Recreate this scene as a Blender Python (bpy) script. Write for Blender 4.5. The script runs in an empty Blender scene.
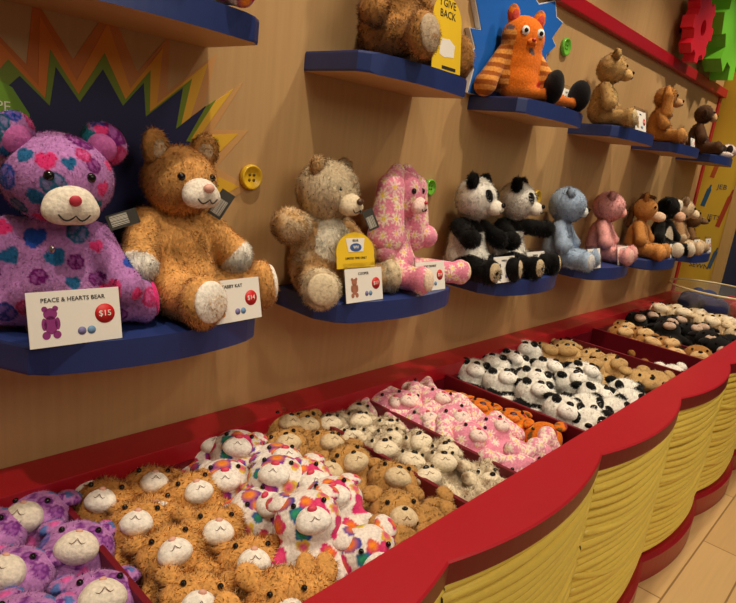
import bpy, bmesh, math, random
import numpy as np
from mathutils import Vector, Matrix, Euler
rnd = random.Random(7)
nr = np.random.RandomState(5)
S = bpy.context.scene
COL = S.collection
PI = math.pi

# ------------------------------------------------------------------ materials
def srgb(r, g, b):
    f = lambda c: (c/255/12.92) if c/255 <= .04045 else ((c/255+.055)/1.055)**2.4
    return (f(r), f(g), f(b))
MATS = {}
def mat(name, rgb, rough=.5, var=.0, scale=20, bump=0, spec=.5, coat=0, metal=0, alpha=1):
    if name in MATS: return MATS[name]
    m = bpy.data.materials.new(name); m.use_nodes = True
    nt = m.node_tree; b = nt.nodes['Principled BSDF']
    c = srgb(*rgb)
    b.inputs['Base Color'].default_value = (*c, 1)
    b.inputs['Roughness'].default_value = rough
    b.inputs['Specular IOR Level'].default_value = spec
    b.inputs['Coat Weight'].default_value = coat
    b.inputs['Metallic'].default_value = metal
    tc = nt.nodes.new('ShaderNodeTexCoord')
    nz = nt.nodes.new('ShaderNodeTexNoise'); nz.inputs['Scale'].default_value = scale; nz.inputs['Detail'].default_value = 4
    nt.links.new(tc.outputs['Object'], nz.inputs['Vector'])
    if var:
        mx = nt.nodes.new('ShaderNodeMix'); mx.data_type = 'RGBA'
        mx.inputs['A'].default_value = (*[x*(1-var) for x in c], 1); mx.inputs['B'].default_value = (*[min(1, x*(1+var)) for x in c], 1)
        nt.links.new(nz.outputs['Fac'], mx.inputs['Factor']); nt.links.new(mx.outputs['Result'], b.inputs['Base Color'])
    if bump:
        bp = nt.nodes.new('ShaderNodeBump'); bp.inputs['Strength'].default_value = bump; bp.inputs['Distance'].default_value = .004
        nt.links.new(nz.outputs['Fac'], bp.inputs['Height']); nt.links.new(bp.outputs['Normal'], b.inputs['Normal'])
    MATS[name] = m
    return m
def plush_mat():
    m = bpy.data.materials.new('plush_fabric'); m.use_nodes = True
    nt = m.node_tree; b = nt.nodes['Principled BSDF']
    a = nt.nodes.new('ShaderNodeAttribute'); a.attribute_name = 'Col'
    tc = nt.nodes.new('ShaderNodeTexCoord')
    nz = nt.nodes.new('ShaderNodeTexNoise'); nz.inputs['Scale'].default_value = 160; nz.inputs['Detail'].default_value = 3
    nt.links.new(tc.outputs['Object'], nz.inputs['Vector'])
    mr = nt.nodes.new('ShaderNodeMapRange'); mr.inputs['From Min'].default_value = .3; mr.inputs['From Max'].default_value = .7
    mr.inputs['To Min'].default_value = .78; mr.inputs['To Max'].default_value = 1.12
    nt.links.new(nz.outputs['Fac'], mr.inputs['Value'])
    mu = nt.nodes.new('ShaderNodeVectorMath'); mu.operation = 'SCALE'
    nt.links.new(a.outputs['Color'], mu.inputs[0]); nt.links.new(mr.outputs['Result'], mu.inputs['Scale'])
    nt.links.new(mu.outputs['Vector'], b.inputs['Base Color'])
    b.inputs['Roughness'].default_value = .9; b.inputs['Specular IOR Level'].default_value = .15
    b.inputs['Sheen Weight'].default_value = .10; b.inputs['Sheen Roughness'].default_value = .5
    bp = nt.nodes.new('ShaderNodeBump'); bp.inputs['Strength'].default_value = .5; bp.inputs['Distance'].default_value = .003
    nt.links.new(nz.outputs['Fac'], bp.inputs['Height']); nt.links.new(bp.outputs['Normal'], b.inputs['Normal'])
    return m
PLUSH = plush_mat()
def wood_wall_mat():
    m = bpy.data.materials.new('tan_maple_panel'); m.use_nodes = True
    nt = m.node_tree; b = nt.nodes['Principled BSDF']
    tc = nt.nodes.new('ShaderNodeTexCoord'); mp = nt.nodes.new('ShaderNodeMapping')
    mp.inputs['Scale'].default_value = (60, 60, 2.5)
    nt.links.new(tc.outputs['Object'], mp.inputs['Vector'])
    nz = nt.nodes.new('ShaderNodeTexNoise'); nz.inputs['Scale'].default_value = 1; nz.inputs['Detail'].default_value = 5
    nt.links.new(mp.outputs['Vector'], nz.inputs['Vector'])
    cr = nt.nodes.new('ShaderNodeValToRGB')
    cr.color_ramp.elements[0].position = .25; cr.color_ramp.elements[0].color = (*srgb(188, 150, 102), 1)
    cr.color_ramp.elements[1].position = .8; cr.color_ramp.elements[1].color = (*srgb(199, 162, 112), 1)
    nt.links.new(nz.outputs['Fac'], cr.inputs['Fac']); nt.links.new(cr.outputs['Color'], b.inputs['Base Color'])
    b.inputs['Roughness'].default_value = .5; b.inputs['Specular IOR Level'].default_value = .3
    return m
def floor_mat():
    m = bpy.data.materials.new('pale_wood_planks'); m.use_nodes = True
    nt = m.node_tree; b = nt.nodes['Principled BSDF']
    tc = nt.nodes.new('ShaderNodeTexCoord')
    br = nt.nodes.new('ShaderNodeTexBrick'); br.inputs['Scale'].default_value = 1
    br.inputs['Brick Width'].default_value = 1.1; br.inputs['Row Height'].default_value = .17; br.inputs['Mortar Size'].default_value = .0035
    br.inputs['Color1'].default_value = (*srgb(206, 172, 120), 1); br.inputs['Color2'].default_value = (*srgb(190, 154, 102), 1); br.inputs['Mortar'].default_value = (*srgb(140, 108, 66), 1)
    nt.links.new(tc.outputs['Object'], br.inputs['Vector'])
    mp = nt.nodes.new('ShaderNodeMapping'); mp.inputs['Scale'].default_value = (3, 60, 1); nt.links.new(tc.outputs['Object'], mp.inputs['Vector'])
    nz = nt.nodes.new('ShaderNodeTexNoise'); nz.inputs['Scale'].default_value = 1.2; nz.inputs['Detail'].default_value = 4; nt.links.new(mp.outputs['Vector'], nz.inputs['Vector'])
    mr = nt.nodes.new('ShaderNodeMapRange'); mr.inputs['To Min'].default_value = .85; mr.inputs['To Max'].default_value = 1.1; nt.links.new(nz.outputs['Fac'], mr.inputs['Value'])
    mu = nt.nodes.new('ShaderNodeVectorMath'); mu.operation = 'SCALE'
    nt.links.new(br.outputs['Color'], mu.inputs[0]); nt.links.new(mr.outputs['Result'], mu.inputs['Scale']); nt.links.new(mu.outputs['Vector'], b.inputs['Base Color'])
    b.inputs['Roughness'].default_value = .35
    return m
def glass_mat(name, rgb=(245, 245, 240)):
    m = bpy.data.materials.new(name); m.use_nodes = True
    nt = m.node_tree; b = nt.nodes['Principled BSDF']
    b.inputs['Base Color'].default_value = (*srgb(*rgb), 1); b.inputs['Roughness'].default_value = .05
    b.inputs['Transmission Weight'].default_value = 1; b.inputs['IOR'].default_value = 1.2
    nz = nt.nodes.new('ShaderNodeTexNoise'); nz.inputs['Scale'].default_value = 30
    mr = nt.nodes.new('ShaderNodeMapRange'); mr.inputs['To Min'].default_value = .03; mr.inputs['To Max'].default_value = .1
    nt.links.new(nz.outputs['Fac'], mr.inputs['Value']); nt.links.new(mr.outputs['Result'], b.inputs['Roughness'])
    return m
M_wall = wood_wall_mat(); M_floor = floor_mat(); M_glass = glass_mat('clear_acrylic')
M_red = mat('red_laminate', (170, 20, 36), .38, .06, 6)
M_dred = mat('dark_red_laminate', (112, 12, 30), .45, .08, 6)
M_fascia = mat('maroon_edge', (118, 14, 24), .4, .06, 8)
M_plinth = mat('red_kickboard', (150, 14, 28), .35, .06, 8)
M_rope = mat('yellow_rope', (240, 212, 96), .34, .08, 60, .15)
M_ropeback = mat('shadowed_rope_backing', (120, 92, 24), .8, .05)  # dark olive puts the shade of the grooves between cords into the colour
M_blue = mat('navy_shelf_paint', (38, 56, 116), .4, .08, 9)
M_under = mat('raw_shelf_underside', (190, 150, 100), .6, .08, 20)
M_white = mat('white_card', (240, 236, 228), .6, .02)
M_black = mat('black_plastic', (14, 10, 10), .12, .0)
M_ink = mat('black_ink', (30, 26, 26), .8)
M_badge = mat('red_badge', (206, 28, 32), .5, .03)
M_signy = mat('yellow_sign_card', (240, 200, 40), .5, .03)

# ------------------------------------------------------------------ object helpers
def link(name, me, m=None, parent=None, loc=(0, 0, 0), rot=(0, 0, 0)):
    o = bpy.data.objects.new(name, me); COL.objects.link(o)
    if m is not None and me is not None:
        for x in (m if isinstance(m, (list, tuple)) else [m]): me.materials.append(x)
    o.location = loc; o.rotation_euler = rot
    if parent: o.parent = parent
    return o
def tag(o, label=None, cat=None, group=None, kind=None):
    if label: o['label'] = label
    if cat: o['category'] = cat
    if group: o['group'] = group
    if kind: o['kind'] = kind
    return o
def thing(name, label, cat, loc=(0, 0, 0), rot=(0, 0, 0), group=None):
    return tag(link(name, None, None, None, loc, rot), label, cat, group)
def finish(bm, smooth=False, recalc=True):
    if recalc: bmesh.ops.recalc_face_normals(bm, faces=bm.faces[:])
    me = bpy.data.meshes.new('mesh'); bm.to_mesh(me); bm.free()
    if smooth: me.polygons.foreach_set('use_smooth', [True]*len(me.polygons))
    return me
def box_bm(bm, x0, x1, y0, y1, z0, z1, bev=0):
    r = bmesh.ops.create_cube(bm, size=1)
    vs = r['verts']
    for v in vs:
        v.co = Vector((x0+(v.co.x+.5)*(x1-x0), y0+(v.co.y+.5)*(y1-y0), z0+(v.co.z+.5)*(z1-z0)))
    if bev:
        es = list({e for v in vs for e in v.link_edges})
        bmesh.ops.bevel(bm, geom=es, offset=bev, segments=2, affect='EDGES', profile=.6)
def box_me(x0, x1, y0, y1, z0, z1, bev=0):
    bm = bmesh.new(); box_bm(bm, x0, x1, y0, y1, z0, z1, bev); return finish(bm)
def prism_me(pts, z0, z1, bev=0, axis='z', under=None):
    """outline pts (2D) extruded; axis z: (x,y)->xy ; axis y: (x,z) extruded along y"""
    bm = bmesh.new()
    f3 = (lambda p, h: (p[0], p[1], h)) if axis == 'z' else (lambda p, h: (p[0], h, p[1])) if axis == 'y' else (lambda p, h: (h, p[0], p[1]))
    a = [bm.verts.new(f3(p, z0)) for p in pts]; b = [bm.verts.new(f3(p, z1)) for p in pts]
    fa = bm.faces.new(a); fb = bm.faces.new(b[::-1])
    n = len(pts)
    for i in range(n): bm.faces.new((a[i], a[(i+1) % n], b[(i+1) % n], b[i]))
    if bev:
        es = [e for e in fa.edges]+[e for e in fb.edges]
        bmesh.ops.bevel(bm, geom=es, offset=bev, segments=2, affect='EDGES', profile=.6)
    bmesh.ops.recalc_face_normals(bm, faces=bm.faces[:])
    if under is not None:
        for f in bm.faces:
            if f.normal.z < -.9: f.material_index = under
    bmesh.ops.triangulate(bm, faces=[f for f in bm.faces if len(f.verts) > 4])
    return finish(bm)
def tube_me(pts, r, seg=6, closed=False):
    pts = [Vector(p) for p in pts]; bm = bmesh.new(); rings = []
    n = len(pts)
    for i, p in enumerate(pts):
        a = pts[(i-1) % n] if (closed or i > 0) else p; b = pts[(i+1) % n] if (closed or i < n-1) else p
        t = (b-a).normalized(); u = t.orthogonal().normalized() if abs(t.z) > .95 else t.cross(Vector((0, 0, 1))).normalized(); w = t.cross(u)
        rr = r(i/(n-1)) if callable(r) else r
        rings.append([bm.verts.new(p+(u*math.cos(k*2*PI/seg)+w*math.sin(k*2*PI/seg))*rr) for k in range(seg)])
    for i in range(n if closed else n-1):
        A = rings[i]; B = rings[(i+1) % n]
        for k in range(seg): bm.faces.new((A[k], A[(k+1) % seg], B[(k+1) % seg], B[k]))
    if not closed:
        bm.faces.new(rings[0][::-1]); bm.faces.new(rings[-1])
    return finish(bm, True)
def ball_me(r=(1, 1, 1), seg=16):
    bm = bmesh.new(); bmesh.ops.create_uvsphere(bm, u_segments=seg, v_segments=max(6, seg//2+2), radius=1)
    for v in bm.verts: v.co = Vector((v.co.x*r[0], v.co.y*r[1], v.co.z*r[2]))
    return finish(bm, True)
def lathe_me(prof, seg=32, axis='z'):
    bm = bmesh.new(); rings = []
    for r, h in prof:
        if r < 1e-6: rings.append([bm.verts.new((0, 0, h))])
        else: rings.append([bm.verts.new((r*math.cos(k*2*PI/seg), r*math.sin(k*2*PI/seg), h)) for k in range(seg)])
    for A, B in zip(rings, rings[1:]):
        for k in range(seg):
            q = (k+1) % seg
            if len(A) == 1 and len(B) == 1: continue
            if len(A) == 1: bm.faces.new((A[0], B[q], B[k]))
            elif len(B) == 1: bm.faces.new((A[k], A[q], B[0]))
            else: bm.faces.new((A[k], A[q], B[q], B[k]))
    if axis == 'y':
        for v in bm.verts: v.co = Vector((v.co.x, -v.co.z, v.co.y))
    return finish(bm, True)
def text_me(s, size, ext=.0004, align='CENTER'):
    cu = bpy.data.curves.new('txt', 'FONT'); cu.body = s; cu.size = size; cu.extrude = ext; cu.align_x = align; cu.align_y = 'CENTER'; cu.resolution_u = 2
    o = bpy.data.objects.new('txt', cu); COL.objects.link(o)
    bpy.context.view_layer.update()
    me = bpy.data.meshes.new_from_object(o.evaluated_get(bpy.context.evaluated_depsgraph_get()))
    bpy.data.objects.remove(o); bpy.data.curves.remove(cu)
    return me

# ------------------------------------------------------------------ soft toy mesher
# a toy surface is the smooth union of ellipsoids and tapered capsules, meshed by surface nets
def E(c, r, tag='body', rot=(0, 0, 0)): return ('e', np.array(c, float), np.array(r, float), tag, np.array(Euler(rot).to_matrix()))
def Cp(a, b, ra, rb, tag='body'): return ('c', np.array(a, float), np.array(b, float), tag, (ra, rb))
def sdf1(P, p):
    if p[0] == 'e':
        q = (P-p[1])@p[4]; k0 = np.linalg.norm(q/p[2], axis=-1); k1 = np.linalg.norm(q/p[2]**2, axis=-1)+1e-9
        return k0*(k0-1)/k1
    ab = p[2]-p[1]; t = np.clip(((P-p[1])@ab)/(ab@ab+1e-12), 0, 1)
    return np.linalg.norm(P-p[1]-t[..., None]*ab, axis=-1)-(p[4][0]+(p[4][1]-p[4][0])*t)
def bounds(prims):
    lo = np.full(3, 9.); hi = -lo
    for p in prims:
        if p[0] == 'e': r = p[2].max(); lo = np.minimum(lo, p[1]-r); hi = np.maximum(hi, p[1]+r)
        else:
            r = max(p[4]); lo = np.minimum(lo, np.minimum(p[1], p[2])-r); hi = np.maximum(hi, np.maximum(p[1], p[2])+r)
    return lo, hi
def nets(prims, h, k):
    lo, hi = bounds(prims); lo = lo-2*h; hi = hi+2*h
    n = np.ceil((hi-lo)/h).astype(int)+1
    G = np.stack(np.meshgrid(*[lo[i]+h*np.arange(n[i]) for i in range(3)], indexing='ij'), -1)
    D = None
    for p in prims:
        d = sdf1(G, p)
        if D is None: D = d
        else:
            hh = np.clip(.5+.5*(D-d)/k, 0, 1); D = D*(1-hh)+d*hh-k*hh*(1-hh)
    ins = D < 0
    cs = [(i, j, l) for i in (0, 1) for j in (0, 1) for l in (0, 1)]
    m = n-1
    sub = lambda A, c: A[c[0]:c[0]+m[0], c[1]:c[1]+m[1], c[2]:c[2]+m[2]]
    cnt = sum(sub(ins, c).astype(int) for c in cs)
    act = (cnt > 0) & (cnt < 8)
    idx = np.full(tuple(m), -1); cells = np.argwhere(act); idx[act] = np.arange(len(cells))
    acc = np.zeros((len(cells), 3)); w = np.zeros(len(cells))
    vals = {c: sub(D, c)[act] for c in cs}
    for c in cs:
        for a in range(3):
            if c[a] == 1: continue
            e = list(c); e[a] = 1; e = tuple(e)
            v0, v1 = vals[c], vals[e]; cr = (v0 < 0) != (v1 < 0)
            t = np.where(cr, v0/np.where(cr, v0-v1, 1), 0)
            pt = np.array(c, float)[None]+np.zeros((len(cells), 3)); pt[:, a] += t
            acc += np.where(cr[:, None], pt, 0); w += cr
    V = lo+h*(cells+acc/w[:, None])
    F = []
    for a in range(3):
        b, c = (a+1) % 3, (a+2) % 3
        s0 = [slice(None)]*3; s1 = [slice(None)]*3; s0[a] = slice(0, -1); s1[a] = slice(1, None)
        i0 = ins[tuple(s0)]; i1 = ins[tuple(s1)]
        for flip in (0, 1):
            e = np.argwhere((i0 & ~i1) if not flip else (~i0 & i1))
            if not len(e): continue
            q = []
            for db, dc in ((-1, -1), (0, -1), (0, 0), (-1, 0)):
                x = e.copy(); x[:, b] += db; x[:, c] += dc; q.append(idx[x[:, 0], x[:, 1], x[:, 2]])
            q = np.stack(q, 1)
            F.append(q if not flip else q[:, ::-1])
    return V, np.concatenate(F)
def vnormals(V, F):
    n = np.cross(V[F[:, 2]]-V[F[:, 0]], V[F[:, 3]]-V[F[:, 1]])
    N = np.zeros_like(V)
    for i in range(4): np.add.at(N, F[:, i], n)
    return N/(np.linalg.norm(N, axis=1)[:, None]+1e-12)
def soft_mesh(prims, h, k, colf, fur=None, seed=1):
    """colf(V,N,tags)->linear rgb ; fur dict(n,len,w,comb,rand,var)"""
    rs = np.random.RandomState(seed)
    V, F = nets(prims, h, k)
    N = vnormals(V, F)
    tags = [p[3] for p in prims]
    near = np.argmin(np.stack([sdf1(V, p) for p in prims], 0), 0)
    T = np.array(tags)[near]
    C = colf(V, N, T)
    NV = len(V)
    loops = F.reshape(-1); starts = np.arange(len(F))*4; tot = np.full(len(F), 4)
    if fur:
        tri = V[F[:, :3]]; ar = np.linalg.norm(np.cross(tri[:, 1]-tri[:, 0], tri[:, 2]-tri[:, 0]), axis=1)
        fi = rs.choice(len(F), fur['n'], p=ar/ar.sum()); u = rs.rand(fur['n'], 2)
        f = F[fi]
        bil = lambda A: ((1-u[:, :1])*(1-u[:, 1:])*A[f[:, 0]]+u[:, :1]*(1-u[:, 1:])*A[f[:, 1]]+u[:, :1]*u[:, 1:]*A[f[:, 2]]+(1-u[:, :1])*u[:, 1:]*A[f[:, 3]])
        P = bil(V); n = bil(N); n /= np.linalg.norm(n, axis=1)[:, None]+1e-9; c = bil(C)
        keep = np.ones(len(P), bool)
        if 'mask' in fur: keep = ~np.isin(T[f[:, 0]], fur['mask'])
        P, n, c = P[keep], n[keep], c[keep]
        # clumped random direction from a smooth random field
        ph = rs.rand(3, 3)*6; fr = fur.get('freq', 60)
        fld = np.stack([np.sin(P@(rs.randn(3)*fr)+ph[i, 0])+np.sin(P@(rs.randn(3)*fr*1.7)+ph[i, 1]) for i in range(3)], 1)*.5
        d = n*fur.get('up', .6)+np.array(fur.get('comb', (0, -.1, -.5)))+fld*fur.get('clump', .5)+rs.randn(*P.shape)*fur.get('rand', .25)
        dn = (d*n).sum(1, keepdims=True); d = d+n*np.maximum(0, .25-dn)
        d /= np.linalg.norm(d, axis=1)[:, None]
        L = fur['len']*(.5+rs.rand(len(P), 1)*.8); s = np.cross(d, n+rs.randn(*P.shape)*.6); s /= np.linalg.norm(s, axis=1)[:, None]+1e-9
        w = fur['w']*(.7+.6*rs.rand(len(P), 1))
        base = P-n*.0015
        tip = base+d*L-n*L*.12
        B = np.stack([base-s*w, base+s*w, tip], 1).reshape(-1, 3)
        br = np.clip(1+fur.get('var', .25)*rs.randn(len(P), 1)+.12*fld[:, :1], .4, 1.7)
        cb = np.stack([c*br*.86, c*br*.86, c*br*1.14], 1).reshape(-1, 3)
        nb = n+d*.1; nb /= np.linalg.norm(nb, axis=1)[:, None]
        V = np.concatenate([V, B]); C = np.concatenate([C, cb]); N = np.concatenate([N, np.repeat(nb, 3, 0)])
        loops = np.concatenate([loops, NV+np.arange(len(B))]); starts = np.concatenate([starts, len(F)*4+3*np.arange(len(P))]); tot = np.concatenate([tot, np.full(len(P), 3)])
    me = bpy.data.meshes.new('plush')
    me.vertices.add(len(V)); me.vertices.foreach_set('co', V.astype(np.float32).ravel())
    me.loops.add(len(loops)); me.loops.foreach_set('vertex_index', loops.astype(np.int32))
    me.polygons.add(len(starts)); me.polygons.foreach_set('loop_start', starts.astype(np.int32)); me.polygons.foreach_set('loop_total', tot.astype(np.int32))
    me.polygons.foreach_set('use_smooth', np.ones(len(starts), bool))
    me.update()
    ca = me.color_attributes.new('Col', 'FLOAT_COLOR', 'POINT')
    ca.data.foreach_set('color', np.concatenate([np.clip(C, 0, 1), np.ones((len(C), 1))], 1).astype(np.float32).ravel())
    me.normals_split_custom_set_from_vertices([tuple(x) for x in N])
    me.materials.append(PLUSH)
    return me
def lin(c): return np.array(srgb(*c))
def smooth_noise(V, fr, rs):
    a = np.zeros(len(V))
    for i in range(6): a += np.sin(V@(rs.randn(3)*fr*(1+.4*i))+rs.rand()*6)/(1+.3*i)
    return a/3.2
def colors_by(tagcol, default, var=.0, seed=2, fr=25, second=None):
    def f(V, N, T):
        rs = np.random.RandomState(seed)
        C = np.tile(lin(default), (len(V), 1))
        for t, c in tagcol.items(): C[T == t] = lin(c)
        if var:
            n = smooth_noise(V, fr, rs)[:, None]
            if second is not None:
                k = np.clip(n*var+.5*var, 0, 1); m = ~np.isin(T, list(tagcol))
                C[m] = (C*(1-k)+lin(second)*k)[m]
            else: C = C*(1+var*n)
        return C
    return f
def heart(x, y): return (x*x+y*y-1)**3-x*x*y**3 < 0
def motif_overlay(base, motifs, skip=(), seed=3, n=40, r=(.014, .02), mind=1.9, fronty=None):
    """scatter motifs over the surface. motifs: list of fn(x,y)->(mask,color)"""
    def f(V, N, T):
        rs = np.random.RandomState(seed)
        C = base(V, N, T)
        ok = np.where(~np.isin(T, skip))[0] if skip else np.arange(len(V))
        pts = []
        for i in rs.permutation(ok)[:6000]:
            rr = r[0]+(r[1]-r[0])*rs.rand()
            if all(np.linalg.norm(V[i]-V[j]) > (rr+q)*mind/2 for j, q in pts): pts.append((i, rr))
            if len(pts) >= n: break
        for i, rr in pts:
            d = V-V[i]; near = np.where((np.linalg.norm(d, axis=1) < rr*1.5) & (N@N[i] > .2))[0]
            nn = N[i]; up = np.array([0, 0, 1.])-nn*nn[2]
            if np.linalg.norm(up) < .2: up = np.array([0, 1., 0])-nn*nn[1]
            up /= np.linalg.norm(up); sd = np.cross(up, nn)
            a = rs.randn()*.5; x0 = d[near]@sd/rr; y0 = d[near]@up/rr
            x = x0*math.cos(a)-y0*math.sin(a); y = x0*math.sin(a)+y0*math.cos(a)
            motifs[rs.randint(len(motifs))](C, near, x, y, rs)
        return C
    return f
def m_heart(cols):
    def g(C, idx, x, y, rs):
        c = lin(cols[rs.randint(len(cols))]); m = heart(x*1.25, y*1.25); C[idx[m]] = c
    return g
def m_heart2(outs, inns):
    def g(C, idx, x, y, rs):
        o = lin(outs[rs.randint(len(outs))]); i = lin(inns[rs.randint(len(inns))])
        m = heart(x*1.1, y*1.1); t = np.clip(1.5-1.5*np.hypot(x, y-.1), 0, 1)[:, None]
        C[idx[m]] = (o*(1-t)+i*t)[m]
    return g
def m_peace(cols):
    def g(C, idx, x, y, rs):
        c = lin(cols[rs.randint(len(cols))]); rad = np.hypot(x, y)
        disc = rad < 1.05; C[idx[disc]] = C[idx[disc]]*.35+c*.65
        ln = (np.abs(x) < .13) | ((y < .1) & (np.abs(np.abs(x)+y*.9) < .16))
        m = disc & (((rad > .8)) | ln)
        C[idx[m]] = c*.7
    return g
def m_daisy(pet, cen):
    def g(C, idx, x, y, rs):
        rad = np.hypot(x, y); th = np.arctan2(y, x)
        m = rad < .35+.75*np.abs(np.cos(th*4))**1.3; C[idx[m]] = lin(pet)
        m = rad < .3; C[idx[m]] = lin(cen)
    return g
def m_blob(cols):
    def g(C, idx, x, y, rs):
        C[idx[np.hypot(x*.75, y*1.3) < .8]] = lin(cols[rs.randint(len(cols))])
    return g

# parts of soft toys (meshes of their own)
def soft_part(name, parent, prims, col, h=.004, k=.006, fur=None, seed=1, colf=None, label=None):
    me = soft_mesh(prims, h, k, colf or colors_by({}, col), fur, seed)
    return tag(link(name, me, None, parent), label)
def seat_toy(name, label, cat, loc, rz, sp, group=None):
    """seated plush facing -y. sp: spec in units of S (height to top of head)"""
    root = thing(name, label, cat, loc, (0, 0, rz), group)
    s = sp.get('S', .335); h = sp.get('h', .005)
    hc = np.array(sp.get('hc', (0, -.03, .78))); hr = np.array(sp.get('hr', (.225, .2, .2)))
    HR = np.array(Euler((sp.get('hpitch', 0), sp.get('hroll', 0), sp.get('hyaw', 0))).to_matrix())
    H = lambda p: HR@np.array(p, float)+hc          # head frame -> toy
    hrot = tuple(Matrix(HR.tolist()).to_euler())
    P = []
    tr = sp.get('torso', [((0, .01, .33), (.2, .165, .27)), ((0, -.02, .19), (.23, .2, .19))])
    for c, r in tr: P.append(E(c, r, 'torso'))
    if 'belly' in sp:
        c, r = sp['belly']; P.append(E(c, r, 'belly'))
    P.append(E(hc, hr, 'head', hrot))
    for c, r in sp.get('headx', []): P.append(E(H(c), r, 'head', hrot))
    for c, r, t in sp.get('patch', []): P.append(E(H(c), r, t, hrot))
    arms = sp.get('arms', [((-.17, -.02, .5), (-.31, -.12, .3)), ((.17, -.02, .5), (.31, -.12, .3))])
    ar = sp.get('ar', (.085, .085))
    for a, b in arms:
        a = np.array(a); b = np.array(b)
        P.append(Cp(a, b, ar[0], ar[1], 'arm'))
        if sp.get('hand', 1): P.append(E(b+(b-a)*.12, (ar[1]*1.02,)*3, 'hand'))
    legs = sp.get('legs', [((-.13, -.08, .12), (-.25, -.42, .12)), ((.13, -.08, .12), (.25, -.42, .12))])
    lr = sp.get('lr', (.12, .1)); fr_ = sp.get('foot', (.105, .07, .125))
    feet = []
    for a, b in legs:
        a = np.array(a); b = np.array(b); P.append(Cp(a, b, lr[0], lr[1], 'leg'))
        d = b-a; yaw = math.atan2(d[0], -d[1]); dn = d/np.linalg.norm(d)
        pit = sp.get('fpitch', -.15)
        fc = b+dn*.03+np.array([0, 0, max(0, fr_[2]-b[2])+.01])
        fe = Euler((pit, 0, yaw)); P.append(E(fc, fr_, 'foot', tuple(fe)))
        feet.append((fc, fe))
    for x in sp.get('extra', []): P.append(x)
    def scl(p): return (p[0], p[1]*s, p[2]*s, p[3], p[4] if p[0] == 'e' else (p[4][0]*s, p[4][1]*s))
    P = [scl(p) for p in P]
    fur = sp.get('fur')
    body = link('body', soft_mesh(P, h, .045*s, sp['col'], fur, sp.get('seed', 1)), None, root)
    # ears
    er = sp.get('er', (.085, .04, .085))
    for sx in ((-1, 1) if sp.get('ears', 1) else ()):
        ep = np.array(sp.get('ep', (.165, 0, .165)))*np.array([sx, 1, 1]); erot = (sp.get('epitch', 0), sx*sp.get('eroll', .5), -sx*sp.get('eyaw', .25))
        eR = Matrix(HR.tolist())@Euler(erot).to_matrix(); c = H(ep)*s
        earfur = dict(fur, n=fur['n']//14) if fur else None
        eo = soft_part('ear', root, [E(c, np.array(er)*s, 'ear', tuple(eR.to_euler()))], None, h*.9, .01, earfur, 3, sp.get('earcol') or sp['col'])
        if 'inner' in sp:
            ci = c+np.array(eR@Vector((0, -er[1]*s*.55, -er[2]*s*.1)))
            soft_part('inner_ear', eo, [E(ci, np.array((er[0]*.66, er[1]*.62, er[2]*.68))*s, 'inner', tuple(eR.to_euler()))], sp['inner'], h*.8, .01)
    # muzzle, nose, eyes
    mc = np.array(sp.get('mc', (0, -.2, -.06))); mr_ = np.array(sp.get('mr', (.11, .09, .085)))
    mfur = None
    if fur and sp.get('mfur', 0): mfur = dict(fur, n=sp['mfur'], len=fur['len']*.45)
    mz = soft_part('muzzle', root, [E(H(mc)*s, mr_*s, 'm', hrot)]+([E(H(mc+np.array((sx*mr_[0]*.45, -mr_[1]*.25, -mr_[2]*.25)))*s, mr_*s*.66, 'm', hrot) for sx in (-1, 1)]), sp.get('muzzle'), h*.8, .02*s, mfur, 4, sp.get('muzcol'))
    nrd = np.array(sp.get('nr', (.035, .022, .025)))
    npos = H(mc+np.array((0, -mr_[1]*1.0, mr_[2]*.42)))*s
    link('nose', ball_me(nrd*s, 14), sp.get('nosemat', M_black), mz, npos, hrot)
    mpts = []
    for t in np.linspace(-1, 1, 13):
        x = t*mr_[0]*.6; zz = -mr_[2]*(.28+.30*abs(math.sin(t*PI)))
        q = np.array((x, 0, zz)); rem = 1-(x/mr_[0])**2-(zz/mr_[2])**2
        q[1] = -mr_[1]*math.sqrt(max(.05, rem))*1.15-.004
        mpts.append(H(mc+q)*s)
    if sp.get('mouth', 1): link('mouth_stitch', tube_me(mpts, .0013 if s > .2 else .0009, 5), M_ink, mz)
    ex = np.array(sp.get('eye', (.085, -.178, .045)))
    for sx in (-1, 1):
        q = H(ex*np.array((sx, 1, 1)))*s
        if sp.get('eyepatch'):
            soft_part('eye_patch', root, [E(H(ex*np.array((sx, 1, 1))+np.array((sx*.008, .022, -.005)))*s, np.array(sp['eyepatch'])*s, 'p', tuple((Matrix(HR.tolist())@Euler((0, sx*.45, sx*.3)).to_matrix()).to_euler()))], sp.get('patchcol', (16, 14, 14)), h*.8, .01, dict(fur, n=300, len=.006) if fur else None)
        link('eye', ball_me(np.array((.024, .02, .024))*s*sp.get('eyes', 1), 12), M_black, root, q)
    # sole pads
    if 'pad' in sp:
        for fc, fe in feet:
            R_ = np.array(fe.to_matrix()); c = (fc+R_@np.array((0, -fr_[1]*.72, 0)))*s
            soft_part('foot_pad', root, [E(c, np.array((fr_[0]*.8, fr_[1]*.42, fr_[2]*.8))*s, 'pad', tuple(fe))], sp['pad'], h*.8, .01)
    return root, H, s

def hang_tag(parent, loc, rot, dark=True):
    t = link('hang_tag', box_me(-.018, .018, -.0007, .0007, -.035, .035), mat('dark_tag', (70, 70, 66), .5) if dark else M_white, parent, loc, rot)
    bm = bmesh.new()
    rr = random.Random(3); x = -.014
    while x < .012:
        w = rr.choice((.0008, .0014, .002)); box_bm(bm, x, x+w, -.0012, -.0007, -.028, .012); x += w+rr.choice((.001, .0018))
    link('barcode', finish(bm), mat('tag_print', (225, 222, 210), .6) if dark else M_ink, t)
    return t

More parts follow.
